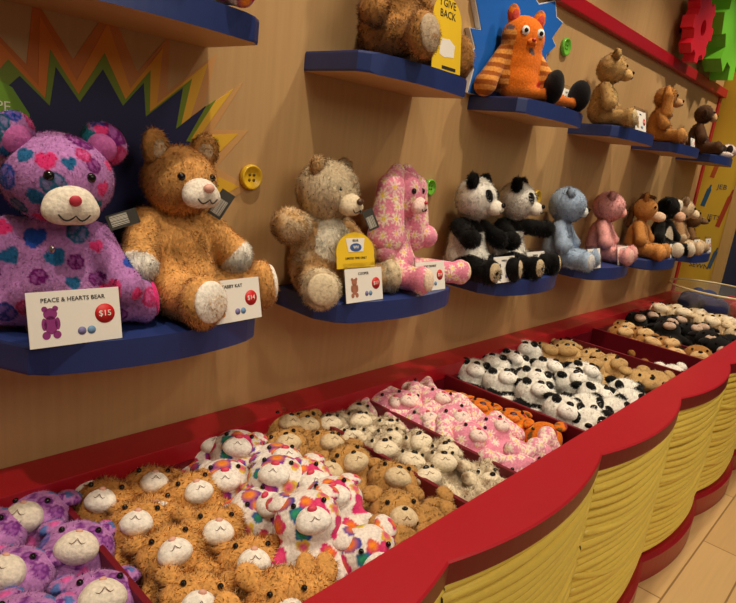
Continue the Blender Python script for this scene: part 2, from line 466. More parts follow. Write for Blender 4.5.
# ------------------------------------------------------------------ room
CAMZ = 1.4458
wall = tag(link('wall_back', box_me(-1.6, 4.6, 0, .12, 0, 3.3), M_wall), kind='structure')
tag(link('floor', box_me(-2.2, 6.4, -4.2, .12, -.06, 0), M_floor), kind='structure')
tag(link('ceiling', box_me(-2.2, 6.4, -4.2, .12, 3.3, 3.36), mat('cream_ceiling', (226, 212, 188), .8, .03)), kind='structure')
tag(link('trim_1', box_me(-1.6, 4.6, -.035, 0, 2.062, 2.115, .004), M_red), kind='structure')
tag(link('trim_2', box_me(4.555, 4.6, -.012, 0, .75, 2.062, .003), M_red), kind='structure')
M_yel = mat('yellow_painted_panel', (222, 188, 60), .5, .08, 5)
wr = tag(link('wall_right', box_me(4.62, 4.75, -.215, .12, 0, 3.3), M_yel), kind='structure')
tag(link('trim_3', box_me(4.615, 4.75, -.275, -.215, 0, 3.3), mat('tan_post', (206, 170, 104), .5, .06, 12)), kind='structure')
M_navyw = mat('dark_blue_wall', (38, 48, 78), .5, .08, 6)
tag(link('wall_far', box_me(4.66, 4.8, -2.4, -.275, 0, 3.3), M_navyw), kind='structure')

# painted decorations on the yellow wall (crayons and words), facing -x
def wall_right_decal(kind, y, z, size, rgb, txt=None):
    if kind == 'text':
        me = text_me(txt, size, .0006)
        o = link('painted_lettering', me, mat('paint_%d_%d_%d' % rgb, rgb, .6), None, (4.618, y, z), (PI/2, 0, -PI/2))
        return tag(o, 'small dark blue painted words "%s" on the yellow end wall' % txt, 'lettering', 'painted words on the yellow wall')
# ------------------------------------------------------------------ starburst mural behind the two big bears
def burst_outline(tips, push, c):
    return [(x+(x-c[0])/math.hypot(x-c[0], z-c[1])*push(i), z+(z-c[1])/math.hypot(x-c[0], z-c[1])*push(i)) for i, (x, z) in enumerate(tips)]
TIPS = [(.15, 1.36), (.30, 1.42), (.378, 1.503), (.427, 1.459), (.438, 1.528), (.48, 1.473), (.523, 1.539), (.563, 1.477), (.605, 1.527), (.611, 1.462), (.692, 1.531), (.679, 1.445),
        (.749, 1.501), (.704, 1.422), (.759, 1.423), (.71, 1.36), (.765, 1.33), (.70, 1.28), (.74, 1.2), (.68, 1.18), (.66, 1.1), (.52, 1.14), (.4, 1.1), (.3, 1.16), (.17, 1.2), (.24, 1.28)]
CC = (.5, 1.33)
tipi = lambda i: (i in (0, 2, 4, 6, 8, 10, 12, 14, 16, 18, 20, 22, 24))
def ramp_mat(name, c0, c1, z0, z1):
    m = bpy.data.materials.new(name); m.use_nodes = True; nt = m.node_tree; b = nt.nodes['Principled BSDF']
    tc = nt.nodes.new('ShaderNodeTexCoord'); sp = nt.nodes.new('ShaderNodeSeparateXYZ'); nt.links.new(tc.outputs['Object'], sp.inputs[0])
    mr = nt.nodes.new('ShaderNodeMapRange'); mr.inputs['From Min'].default_value = z0; mr.inputs['From Max'].default_value = z1; nt.links.new(sp.outputs['X'], mr.inputs['Value'])
    mx = nt.nodes.new('ShaderNodeMix'); mx.data_type = 'RGBA'; mx.inputs['A'].default_value = (*srgb(*c0), 1); mx.inputs['B'].default_value = (*srgb(*c1), 1)
    nt.links.new(mr.outputs['Result'], mx.inputs['Factor']); nt.links.new(mx.outputs['Result'], b.inputs['Base Color']); b.inputs['Roughness'].default_value = .55
    return m
mural = thing('starburst_mural', 'navy zigzag starburst painted on the wall with green and orange outlines', 'mural', (0, 0, 0))
def mural_layer(name, pushes, y, m, label=None):
    pts = burst_outline(TIPS, pushes, CC)
    return tag(link(name, prism_me(pts, y, -.0003, 0, 'y'), m, mural), label)
mural_layer('outer_glow', lambda i: .115 if tipi(i) else .075, -.0012, ramp_mat('orange_fade', (196, 104, 22), (206, 158, 98), .42, .84), 'outermost orange zigzag band fading to tan')
mural_layer('orange_band', lambda i: .085 if tipi(i) else .038, -.0022, ramp_mat('orange_yellow', (214, 116, 16), (226, 178, 50), .45, .76), 'orange and yellow zigzag band')
mural_layer('green_band', lambda i: .03 if tipi(i) else .014, -.0032, mat('olive_green_paint', (112, 134, 20), .55, .06), 'olive green zigzag band')
mural_layer('navy_burst', lambda i: 0, -.0042, mat('navy_paint', (22, 26, 78), .55, .06), 'navy centre of the burst')
gb = thing('green_wall_sign', 'green painted panel with white letters PE at the left picture edge', 'sign', (0, 0, 0))
link('panel', prism_me([(.12, 1.36), (.12, 1.5), (.30, 1.51), (.365, 1.482), (.392, 1.44), (.40, 1.36)], -.006, -.0003, 0, 'y'), mat('leaf_green_paint', (110, 156, 30), .55, .06), gb)
link('lettering', text_me('PE', .024), mat('pale_lettering', (222, 220, 200), .6), gb, (.350, -.0062, 1.448), (PI/2, 0, 0))

# ------------------------------------------------------------------ shelves
def shelf(x0, x1, z0, z1, dep, bow, rad, label, group):
    pts = [(x0, -.0005)]
    n = 18
    for i in range(n+1):
        t = i/n; x = x0+(x1-x0)*t
        y = -dep-bow*(1-(2*t-1)**2)
        e = min(x-x0, x1-x)
        if e < rad: y += rad-math.sqrt(max(0, rad*rad-(rad-e)**2))
        pts.append((x, y))
    pts.append((x1, -.0005))
    o = link('wall_shelf', prism_me(pts, z0, z1, .006, 'z', 1), [M_blue, M_under])
    return tag(o, label, 'shelf', group)
UX = [(.30, .745), (1.02, 1.45), (1.74, 2.2), (2.5, 2.97), (3.24, 3.7), (3.98, 4.45)]
UL = ['upper blue shelf at the left, only a white heart-print foot showing on it', 'upper blue shelf under the curly brown bear with the yellow sign',
      'upper blue shelf under the orange striped cat', 'upper blue shelf under the pale tan spotted-foot bear', 'upper blue shelf under the golden long-eared dog', 'upper blue shelf farthest right, under the dark brown monkey']
ML = ['lower blue shelf under the purple bear and ginger cat', 'lower blue shelf under the cream bear and pink daisy bunny', 'lower blue shelf under the two pandas',
      'lower blue shelf under the pale blue and pale pink bears', 'lower blue shelf under the brown horse and black cow', 'lower blue shelf farthest right, under the beige bear']
for i, (a, b) in enumerate(UX): shelf(a, b, 1.62, 1.668, .20, .03, .015, UL[i], 'upper wall shelves')
MX = [(.29, .80), (.99, 1.53), (1.74, 2.25), (2.5, 3.01), (3.22, 3.74), (3.96, 4.47)]
ZM = 1.076
for i, (a, b) in enumerate(MX): shelf(a, b, 1.022, ZM, .198, .05, .045, ML[i], 'lower wall shelves')

# ------------------------------------------------------------------ display counter
ctr = thing('display_counter', 'long red counter of toy bins with scalloped front wrapped in yellow rope', 'counter', (1.9, -.4, 0))
CL = Vector((1.9, -.4, 0))
def cpart(name, me, m, label=None, parent=None):
    o = link(name, me, m, parent or ctr)
    if not parent: o.location = -CL
    return tag(o, label)
PIT = .6892; X0 = .8335-2*PIT; NB = 7; YC = -.745
XEND = 4.58
def scallop(yc, sag, n=20, xend=XEND):
    pts = []
    R = (PIT/2)**2/(2*sag)+sag/2
    for b in range(NB+1):
        for i in range(n):
            u = -PIT/2+PIT*i/n; x = X0+b*PIT+PIT*i/n
            if x > xend: break
            pts.append((x, yc-(math.sqrt(R*R-u*u)-(R-sag))))
    return pts
def ledge_me(yc, sag, yin, z0, z1, bev=.004):
    fr_ = scallop(yc, sag); bm = bmesh.new(); rows = []
    for x, y in fr_:
        rows.append([bm.verts.new((x, y, z)) for z in (z0, z1-bev)]+[bm.verts.new((x, y+bev, z1)), bm.verts.new((x, yin, z1)), bm.verts.new((x, yin, z0))])
    for A, B in zip(rows, rows[1:]):
        for k in range(5):
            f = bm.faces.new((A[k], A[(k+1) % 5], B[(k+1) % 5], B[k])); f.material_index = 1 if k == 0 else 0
    bm.faces.new(rows[0]); bm.faces.new(rows[-1])
    return finish(bm)
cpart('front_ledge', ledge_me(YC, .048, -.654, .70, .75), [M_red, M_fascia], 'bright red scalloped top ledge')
cpart('back_ledge', box_me(X0, XEND, -.105, -.001, .70, .75, .003), M_red, 'red ledge along the wall')
cpart('plinth', ledge_me(YC-.014, .050, -.62, 0, .105, .012), [M_plinth, M_plinth], 'red scalloped kickboard on the floor')
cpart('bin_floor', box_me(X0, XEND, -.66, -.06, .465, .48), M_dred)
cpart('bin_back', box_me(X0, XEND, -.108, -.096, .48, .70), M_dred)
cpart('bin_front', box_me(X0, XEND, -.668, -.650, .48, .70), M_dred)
DIV = [.40, .70, 1.075, 1.293, 1.703, 2.668, 2.98, 3.36, 3.76]
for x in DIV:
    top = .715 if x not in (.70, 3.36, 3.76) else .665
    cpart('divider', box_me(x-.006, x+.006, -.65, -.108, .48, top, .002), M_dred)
# rope wrapped drums, one mesh of stacked cords per scallop, with a few slack strands
rr = random.Random(11)
for b in range(NB):
    bm = bmesh.new(); z = .112; nrope = 23; pitch = (.70-.112)/nrope
    xa = X0+b*PIT; xb = min(xa+PIT, XEND)
    sag = .044; R = (PIT/2)**2/(2*sag)+sag/2
    def yat(x, off=0):
        u = x-(xa+PIT/2); return YC+.022-(math.sqrt(R*R-u*u)-(R-sag))-off
    rings = []
    NX = 26
    cols = [xa+(xb-xa)*i/NX for i in range(NX+1)]
    ph = [rr.random()*6 for _ in range(nrope+1)]
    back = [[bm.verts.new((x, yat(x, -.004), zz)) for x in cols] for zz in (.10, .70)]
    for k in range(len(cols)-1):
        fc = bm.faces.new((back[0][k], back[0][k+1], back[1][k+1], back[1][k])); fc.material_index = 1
    swing = [rr.uniform(.2, 1) for _ in range(6)]
    for j in range(nrope):
        zc = z+pitch*(j+.5); rc = pitch*.50*rr.uniform(.88, 1.08)
        fade = max(0, min(1, (zc-.13)/.10))*max(0, min(1, (.68-zc)/.08))
        prev = None
        for x in cols:
            s_ = (x-xa)/PIT
            dz = .004*math.sin(ph[j]+4*s_)-.026*fade*math.sin(PI*min(1, s_))*(.55+.45*math.sin(j*.55+b*1.7))
            row = [bm.verts.new((x, yat(x, .006+rc*1.15*math.cos(q)+.003*math.sin(ph[j]+6*s_)), zc+dz+rc*math.sin(q))) for q in [(-1.9+3.8*i/8) for i in range(9)]]
            if prev:
                for i in range(8): bm.faces.new((prev[i], row[i], row[i+1], prev[i+1]))
            prev = row
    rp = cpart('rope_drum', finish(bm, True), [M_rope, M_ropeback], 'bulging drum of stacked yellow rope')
    for j in range(3):
        z0 = .22+.42*(j+rr.random()*.8)/3; z1 = z0+rr.uniform(-.05, .05); dip = rr.uniform(.015, .06)
        pts = []
        for i in range(25):
            t = i/24; x = xa+.004+(xb-xa-.008)*t
            pts.append((x, yat(x, .014), z0+(z1-z0)*t-dip*math.sin(PI*t)))
        cpart('slack_strand', tube_me(pts, .0105, 8), M_rope, None, rp)

# ------------------------------------------------------------------ price cards
M_acr = M_glass
def price_card(x, y, z, rz, w, h, title, price, pic, label, dots=((126, 120, 170), (110, 150, 190)), lean=.24):
    t = thing('price_card', label, 'price card', (x, y, z), (-lean, 0, rz), 'white price cards on the shelves')
    link('card', box_me(-w/2, w/2, -.0008, .0008, .001, h), M_white, t)
    link('acrylic_holder', prism_me([(.0012, 0), (.0012, h+.014), (.003, h+.014), (.003, .002), (.03, .002), (.03, 0)], -w/2-.002, w/2+.002, 0, 'x'), M_acr, t)
    fy = -.0012; R = (PI/2, 0, 0)
    k = w/.145
    link('title_lettering', text_me(title, .0105*k if len(title) < 16 else .0098*k), M_ink, t, (-.002, fy, h*.84), R)
    bd = link('price_badge', lathe_me([(0, 0), (.0165*k, 0), (.0165*k, .0006), (0, .0006)], 28, 'y'), M_badge, t, (w*.32, fy+.0004, h*.52))
    link('price_lettering', text_me(price, .014*k), M_white, bd, (0, -.0012, 0), R)
    # little printed toy picture: flat silhouette
    bm = bmesh.new()
    def disc(cx, cz, rx, rz_):
        vs = [bm.verts.new((cx+rx*math.cos(a*2*PI/16), fy, cz+rz_*math.sin(a*2*PI/16))) for a in range(16)]; bm.faces.new(vs)
    px = -w*.27
    for cx, cz, rx, rz_ in ((0, .40, .010, .015), (0, .60, .0105, .0095), (-.008, .69, .0045, .0045), (.008, .69, .0045, .0045), (-.010, .42, .004, .010), (.010, .42, .004, .010), (-.008, .22, .0062, .0065), (.008, .22, .0062, .0065)):
        disc(px+cx*k, h*cz, rx*k, rz_*k)
    link('toy_picture', finish(bm), mat('print_%d_%d_%d' % pic, pic, .6), t)
    for i, c in enumerate(dots):
        link('colour_dot', lathe_me([(0, 0), (.0068*k, 0), (.0068*k, .0004), (0, .0004)], 18, 'y'), mat('dot_%d_%d_%d' % c, c, .6), t, (w*(.05+.105*i), fy+.0002, h*.24))
    return t

# ------------------------------------------------------------------ shelf toys
def FUR(n, L, w=.0011, **k): return dict(n=n, len=L, w=w, **k)
purple = (188, 128, 194)
c_purple = motif_overlay(colors_by({}, purple, .14, 2, 22), [m_heart([(40, 84, 190), (220, 50, 120), (30, 112, 130)]), m_peace([(44, 84, 196), (40, 110, 150), (130, 30, 130), (60, 70, 170)]), m_heart([(228, 60, 130), (36, 100, 150)]), m_peace([(130, 26, 126), (220, 60, 130)])], (), 9, 95, (.012, .023), 1.75)
def c_tan(V, N, T):
    C = colors_by({'hand': (250, 244, 232)}, (226, 168, 98), .2, 4, 30)(V, N, T)
    return C
r, H, s = seat_toy('teddy_bear', 'purple plush bear with hearts and peace signs, leftmost on the lower shelf', 'plush toy', (.395, -.108, ZM), -.52,
    dict(S=.35, h=.0036, col=c_purple, fur=FUR(30000, .006, .0008, comb=(0, 0, -.3), up=.7, clump=.2, var=.1), hyaw=.42, hpitch=.12, hr=(.255, .22, .22), hc=(.03, -.05, .755),
         inner=(196, 104, 172), muzzle=(244, 234, 216), mc=(.0, -.205, -.075), mr=(.115, .085, .095), nr=(.028, .012, .026), nosemat=mat('pink_nose', (206, 60, 80), .5), eye=(.09, -.195, .055), pad=(226, 50, 128),
         ep=(.205, .0, .19), er=(.115, .06, .10), eroll=.7, arms=[((-.19, -.02, .47), (-.33, -.13, .26)), ((.19, -.02, .47), (.33, -.07, .25))],
         torso=[((0, .0, .31), (.235, .18, .27)), ((0, -.03, .19), (.27, .22, .19))], legs=[((-.15, -.06, .13), (-.40, -.16, .13)), ((.17, -.03, .13), (.40, .02, .13))]))
hang_tag(r, (.115, -.03, .205), (0, 1.2, .1)).scale = (.75,)*3
link('pendant', ball_me((.005, .004, .007), 10), mat('silver_charm', (190, 180, 190), .2, metal=1), r, (.012, -.085, .155))
r, H, s = seat_toy('cat_bear', 'ginger plush cat with white muzzle and white paws sitting beside the purple bear', 'plush toy', (.638, -.09, ZM), -.02,
    dict(S=.345, h=.004, col=c_tan, fur=FUR(52000, .011, .0008, comb=(0, -.15, -.5), up=.35, clump=.4, var=.12), torso=[((0, .0, .33), (.235, .185, .27)), ((0, -.03, .2), (.26, .22, .2))], ar=(.1, .098), hr=(.215, .2, .2), hyaw=.08, hpitch=-.02, inner=(226, 206, 176), muzzle=(242, 232, 216), mfur=900,
         mc=(0, -.205, -.05), mr=(.105, .085, .085), nosemat=mat('pale_pink_nose', (226, 170, 150), .5), ep=(.16, .0, .18), er=(.085, .04, .105), eroll=.35, pad=(250, 244, 232), eye=(.1, -.17, .035),
         arms=[((-.19, -.0, .52), (-.30, -.17, .34)), ((.19, -.0, .52), (.33, -.12, .36))], legs=[((-.12, -.08, .14), (-.06, -.42, .14)), ((.16, -.05, .12), (.50, -.18, .11))], lr=(.13, .115), foot=(.14, .085, .15)))
hang_tag(r, (.078, -.045, .228), (0, .5, -.55)).scale = (.85,)*3
def c_cream(V, N, T):
    C = colors_by({'belly': (252, 242, 220), 'foot': (236, 216, 180), 'head': (236, 214, 178)}, (216, 172, 116), .0)(V, N, T)
    rs = np.random.RandomState(6); n = smooth_noise(V, 40, rs)[:, None]
    k = np.clip(n*.8, 0, .6); m = ~np.isin(T, ['belly'])
    C[m] = (C*(1-k)+lin((124, 82, 46))*k)[m]
    k2 = np.clip(-n*.8, 0, .7); C[m] = (C*(1-k2)+lin((236, 220, 190))*k2)[m]
    return C
r, H, s = seat_toy('teddy_bear', 'cream and brown mottled shaggy bear behind the yellow-topped price card', 'plush toy', (1.047, -.09, ZM), .05,
    dict(S=.35, h=.004, col=c_cream, fur=FUR(50000, .012, .0008, comb=(0, -.1, -.45), up=.4, clump=.45, var=.12), torso=[((0, .0, .33), (.22, .18, .27)), ((0, -.03, .2), (.25, .21, .2))], hr=(.245, .21, .215), hyaw=.15, hpitch=.05, hroll=0.0, inner=(150, 110, 80), muzzle=(236, 218, 186), mfur=900,
         belly=((.0, -.085, .34), (.165, .15, .24)), hc=(0, -.03, .755), mc=(0, -.2, -.06), mr=(.1, .09, .08), ep=(.16, 0, .165), er=(.07, .04, .07), pad=(232, 214, 180), nosemat=mat('brown_nose', (90, 60, 44), .3), eye=(.1, -.17, .04),
         arms=[((-.19, 0, .5), (-.40, -.10, .52)), ((.18, 0, .5), (.30, -.14, .32))], legs=[((-.13, -.08, .12), (-.33, -.37, .12)), ((.14, -.08, .12), (.50, -.26, .12))], ar=(.09, .105), foot=(.13, .08, .135)))
hang_tag(r, (.105, -.075, .20), (0, -.5, -.6)).scale = (.8,)*3
pinkc = (232, 140, 168)
c_bunny = motif_overlay(colors_by({'hand': (236, 150, 176)}, pinkc, .10, 5, 30), [m_daisy((250, 226, 206), (240, 206, 90)), m_daisy((248, 206, 206), (240, 200, 110))], (), 8, 120, (.012, .021), 1.75)
r, H, s = seat_toy('plush_bunny', 'pink daisy-print plush bunny with long hanging ears', 'plush toy', (1.325, -.09, ZM), .12,
    dict(S=.352, h=.0037, col=c_bunny, fur=FUR(16000, .004, .0008, comb=(0, 0, -.3), up=.7, clump=.1, var=.06), hr=(.195, .19, .20), hc=(0, -.03, .745), hyaw=.15, muzzle=(244, 214, 206), mr=(.085, .065, .07), mc=(0, -.18, -.06), nr=(.022, .016, .016), nosemat=mat('pink_nose', (206, 60, 80), .5),
         ears=0, eye=(.085, -.165, .05), mouth=1, pad=(240, 214, 190), legs=[((-.13, -.08, .13), (-.12, -.40, .12)), ((.14, -.08, .12), (.60, -.36, .11))], lr=(.125, .09), foot=(.09, .075, .11),
         arms=[((-.17, 0, .52), (-.27, -.14, .34)), ((.17, 0, .52), (.31, -.14, .42))], torso=[((0, .01, .35), (.2, .165, .26)), ((0, -.02, .2), (.235, .2, .19))]))
for sx in (-1, 1):
    P = [Cp(H((sx*.09, 0, .19))*s, H((sx*.235, -.03, .06))*s, .06*s, .10*s, 'ear'), Cp(H((sx*.235, -.03, .06))*s, H((sx*.255, -.05, -.33))*s, .105*s, .15*s, 'ear')]
    soft_part('ear', r, P, None, .0037, .01, None, 2, c_bunny)
hang_tag(r, (.085, -.03, .22), (0, .1, -.5)).scale = (.7,)*3
# pandas
def c_panda(V, N, T):
    C = colors_by({'arm': (9, 8, 8), 'hand': (9, 8, 8), 'leg': (9, 8, 8), 'foot': (9, 8, 8)}, (252, 248, 238))(V, N, T)
    s_ = V[:, 2]/.335; m = (T == 'torso') & (s_ > .46); C[m] = lin((9, 8, 8))
    return C
PANDA = lambda sd, arms, legs, yaw: dict(S=.335, h=.0045, col=c_panda, fur=FUR(16000, .013, .0012, comb=(0, -.1, -.4), up=.55, clump=.4, var=.2), seed=sd, hr=(.225, .2, .2), hyaw=yaw, earcol=colors_by({}, (9, 8, 8)), muzzle=(244, 236, 222), mfur=500, mr=(.095, .09, .075),
      ep=(.165, 0, .17), er=(.08, .05, .085), eyepatch=(.05, .04, .075), pad=(206, 186, 150), arms=arms, legs=legs, foot=(.1, .07, .12))
r, H, s = seat_toy('plush_panda', 'black and white plush panda nearest the pink bunny', 'plush toy', (1.73, -.088, ZM), .02, PANDA(1, [((-.18, 0, .5), (-.27, -.2, .42)), ((.18, 0, .5), (.28, -.18, .4))], [((-.13, -.08, .12), (-.20, -.42, .12)), ((.13, -.08, .12), (.25, -.42, .12))], .2))
r, H, s = seat_toy('plush_panda', 'second black and white plush panda from the left, one arm held out', 'plush toy', (2.0, -.088, ZM), .05, PANDA(2, [((-.18, 0, .5), (-.28, -.18, .38)), ((.18, 0, .5), (.46, -.2, .49))], [((-.13, -.08, .12), (-.18, -.44, .12)), ((.13, -.08, .12), (.36, -.40, .12))], .3))
r, H, s = seat_toy('teddy_bear', 'pale blue plush bear on the lower shelf between panda and pink bear', 'plush toy', (2.42, -.09, ZM), .25, dict(S=.325, hr=(.255, .23, .225), h=.005, col=colors_by({}, (164, 184, 210), .12), fur=FUR(15000, .011, .0011, clump=.35, var=.15), hyaw=.25, muzzle=(206, 210, 206), inner=(200, 206, 212), ep=(.17, 0, .15), er=(.075, .045, .075), pad=(206, 206, 206), mr=(.085, .07, .07)))
r, H, s = seat_toy('teddy_bear', 'pale pink plush bear beside the pale blue bear', 'plush toy', (2.875, -.085, ZM), .25, dict(S=.325, hr=(.245, .22, .215), h=.005, col=colors_by({}, (246, 178, 176), .10), fur=FUR(15000, .011, .0011, clump=.35, var=.15), hyaw=.2, muzzle=(236, 170, 160), inner=(240, 190, 180), ep=(.17, 0, .15), er=(.07, .045, .07), pad=(236, 190, 180), mr=(.085, .06, .07)))
r, H, s = seat_toy('plush_horse', 'brown plush horse with pale muzzle beside the pale pink bear', 'plush toy', (3.36, -.09, ZM), .15, dict(S=.32, h=.006, col=colors_by({'foot': (214, 150, 84)}, (196, 134, 70), .15), fur=FUR(5000, .009, .0016, clump=.2, var=.12), hr=(.155, .19, .19), hyaw=.2, muzzle=(222, 190, 160), mc=(0, -.22, -.1), mr=(.09, .12, .085), ep=(.1, .02, .19), er=(.045, .035, .09), eroll=.2, eye=(.1, -.14, .05), lr=(.12, .11), nr=(.02, .02, .02)))
soft_part('mane', r, [Cp(H((0, .05, .18))*s, H((0, .19, -.02))*s, .05*s, .05*s, 'm'), Cp(H((0, .19, -.02))*s, H((0, .2, -.3))*s, .05*s, .045*s, 'm'), Cp(H((0, -.09, .2))*s, H((0, .05, .2))*s, .035*s, .05*s, 'm')], (96, 58, 28), .006, .01, FUR(700, .014, .0016))
def c_cow(V, N, T):
    C = colors_by({'foot': (226, 212, 190), 'blaze': (236, 226, 206), 'belly': (230, 214, 190)}, (12, 10, 10))(V, N, T); return C
r, H, s = seat_toy('plush_cow', 'black plush cow with a white face patch and pinkish muzzle', 'plush toy', (3.70, -.10, ZM), -.1, dict(S=.335, h=.006, col=c_cow, fur=FUR(5000, .009, .0016, clump=.2, var=.12), hr=(.185, .19, .19), hyaw=.25, hpitch=.15, muzzle=(214, 170, 140), mc=(0, -.22, -.09), mr=(.11, .1, .09), ep=(.19, 0, .1), er=(.10, .035, .05), eroll=-.2, eye=(.1, -.155, .04), belly=((0, -.06, .3), (.13, .15, .2)), patch=[((0, -.13, .05), (.05, .08, .13), 'blaze')], nr=(.02, .02, .02)))
r, H, s = seat_toy('teddy_bear', 'beige plush bear on the farthest lower shelf', 'plush toy', (4.03, -.09, ZM), .2, dict(S=.325, h=.006, col=colors_by({'arm': (170, 130, 90)}, (214, 186, 150), .12), fur=FUR(5000, .011, .0016, clump=.4, var=.15), hyaw=.2, muzzle=(226, 204, 170), inner=(180, 140, 110), pad=(220, 196, 160), hr=(.2, .19, .195)))
r, H, s = seat_toy('plush_dog', 'small brown plush dog with a dark nose at the far end of the lower shelf', 'plush toy', (4.30, -.09, ZM), .3, dict(S=.25, h=.006, col=colors_by({'foot': (200, 170, 130)}, (130, 94, 58), .15), fur=FUR(3500, .011, .0016, clump=.4), hyaw=.3, muzzle=(120, 92, 66), mc=(0, -.24, -.02), mr=(.09, .13, .08), nr=(.055, .04, .045), inner=(90, 60, 44), pad=(206, 176, 140)))
# upper shelf toys
ZU = 1.6685
def c_hearts(seed, n, rr_=(.013, .024)):
    return motif_overlay(colors_by({}, (240, 230, 222)), [m_heart2([(206, 40, 110), (70, 70, 160)], [(236, 120, 40), (226, 70, 120)]), m_heart2([(120, 50, 150), (214, 50, 110)], [(240, 140, 40), (226, 70, 130)]), m_heart2([(60, 80, 170), (220, 190, 50)], [(50, 150, 110), (224, 90, 130)])], (), seed, n, rr_, 1.8)
ch = c_hearts(3, 70)
r, H, s = seat_toy('teddy_bear', 'white heart-print plush bear seated on the upper left shelf, cut off by the picture top', 'plush toy', (.585, -.10, ZU), -.05, dict(S=.33, h=.0045, col=ch, inner=(226, 70, 130), muzzle=(240, 232, 224), pad=(214, 50, 110), legs=[((-.13, -.08, .12), (-.18, -.34, .12)), ((.13, -.08, .12), (.28, -.32, .12))]))
r, H, s = seat_toy('teddy_bear', 'curly brown plush bear with grey soles on the upper shelf, head out of frame', 'plush toy', (1.215, -.095, ZU), .0, dict(S=.36, h=.0045, col=colors_by({}, (182, 130, 72), .25, 4, 45), fur=FUR(50000, .014, .0008, comb=(0, 0, -.1), up=.4, clump=.8, freq=110, var=.2), muzzle=(190, 150, 100), inner=(150, 110, 70), pad=(186, 166, 140), hyaw=.2,
    legs=[((-.13, -.08, .14), (-.14, -.40, .15)), ((.14, -.06, .12), (.56, -.20, .10))], foot=(.125, .075, .15), torso=[((0, .0, .33), (.22, .19, .27)), ((0, -.02, .21), (.25, .22, .2))]))
def c_ocat(V, N, T):
    C = np.tile(lin((222, 112, 22)), (len(V), 1)); u = V/.30
    st = (np.sin(u[:, 2]*62) > .1) & ((T == 'arm') | (T == 'hand') | (np.abs(u[:, 0]+.26) < .09) & (T != 'foot') & (u[:, 2] < .72)); C[(T == 'arm') | (T == 'hand') | ((np.abs(u[:, 0]+.26) < .09) & (u[:, 2] < .72))] = lin((226, 150, 70)); C[st] = lin((160, 84, 26))
    C[T == 'foot'] = lin((16, 13, 14)); C[T == 'leg'] = lin((200, 104, 28))
    return C
c_oc = motif_overlay(c_ocat, [m_blob([(196, 56, 40), (150, 90, 60), (110, 90, 90)])], ('arm', 'hand', 'foot', 'leg'), 4, 14, (.012, .016), 2.6)
r, H, s = seat_toy('plush_cat', 'orange spotted plush cat with striped arm and black feet on the upper shelf', 'plush toy', (1.87, -.09, ZU), -.5, dict(S=.275, h=.004, col=c_oc, fur=FUR(9000, .004, .0008, clump=.1, var=.06), hr=(.29, .19, .26), hc=(0, 0, .72), hyaw=.1, torso=[((0, .01, .42), (.29, .19, .38)), ((0, 0, .22), (.30, .21, .22))], ep=(.19, 0, .24), er=(.085, .05, .12), eroll=.15, eyaw=0, muzzle=(226, 120, 40), mc=(0, -.175, -.05), mr=(.06, .045, .04), nr=(.03, .02, .022), nosemat=mat('red_nose', (190, 50, 40), .5), inner=(196, 70, 60), eye=(.11, -.19, .06), eyes=1.1, mouth=0,
    arms=[((-.24, 0, .54), (-.46, -.12, .16)), ((.24, 0, .52), (.38, -.10, .24))], ar=(.08, .125), legs=[((-.12, -.08, .11), (.36, -.24, .11)), ((.15, -.05, .11), (1.0, .12, .11))], foot=(.165, .11, .20), lr=(.1, .05), fpitch=.0))
for sx in (-1, 1):
    q = H((sx*.11, -.172, .06))*s
    link('eye_ring', lathe_me([(0, 0), (.055*s, 0), (.052*s, .012*s), (0, .014*s)], 18, 'y'), mat('white_felt', (236, 230, 226), .7), r, q, (0, 0, .1))
def c_utan(V, N, T): return colors_by({'belly': (206, 176, 118)}, (186, 148, 92), .2, 3, 50)(V, N, T)
r, H, s = seat_toy('teddy_bear', 'pale tan curly plush bear with spotted soles on the upper shelf', 'plush toy', (2.585, -.09, ZU), .3, dict(S=.292, h=.005, col=c_utan, fur=FUR(12000, .009, .0013, comb=(0, 0, -.1), clump=.7, freq=100), hyaw=.3, muzzle=(196, 158, 100), mfur=500, mr=(.1, .1, .085), inner=(140, 104, 60), pad=(206, 184, 140), belly=((0, -.05, .33), (.14, .15, .2)), legs=[((-.13, -.08, .12), (-.22, -.40, .12)), ((.13, -.08, .12), (.32, -.38, .12))]))
r, H, s = seat_toy('plush_dog', 'golden plush dog with long hanging ears on the upper shelf', 'plush toy', (3.29, -.09, ZU), .25, dict(S=.275, h=.006, col=colors_by({'foot': (206, 150, 84)}, (182, 124, 60), .2, 3, 40), fur=FUR(6000, .012, .0015, clump=.4), hyaw=.3, ears=0, muzzle=(196, 148, 100), mfur=300, mc=(0, -.21, -.07), mr=(.09, .1, .08), hr=(.18, .19, .19)))
for sx in (-1, 1):
    soft_part('ear', r, [Cp(H((sx*.12, .02, .14))*s, H((sx*.22, 0, 0))*s, .05*s, .08*s, 'ear'), Cp(H((sx*.22, 0, 0))*s, H((sx*.24, -.02, -.3))*s, .08*s, .1*s, 'ear')], (196, 134, 66), .006, .01, FUR(700, .013, .0015))
r, H, s = seat_toy('plush_monkey', 'dark brown plush monkey on the farthest upper shelf', 'plush toy', (3.98, -.09, ZU), .2, dict(S=.28, h=.006, col=colors_by({}, (78, 50, 28), .2), fur=FUR(5000, .009, .0015), hyaw=.25, muzzle=(206, 166, 120), mc=(0, -.19, -.05), mr=(.11, .07, .095), ep=(.23, .02, .0), er=(.075, .03, .085), eroll=0, inner=(200, 150, 110), hr=(.19, .18, .19)))
def c_lie(V, N, T):
    C = colors_by({'head': (226, 206, 196), 'torso': (40, 24, 22)}, (40, 24, 22))(V, N, T); return C
r = thing('plush_puppy', 'small lying plush with black back and white face beside the monkey', 'plush toy', (4.33, -.12, ZU), (0, 0, .6), None)
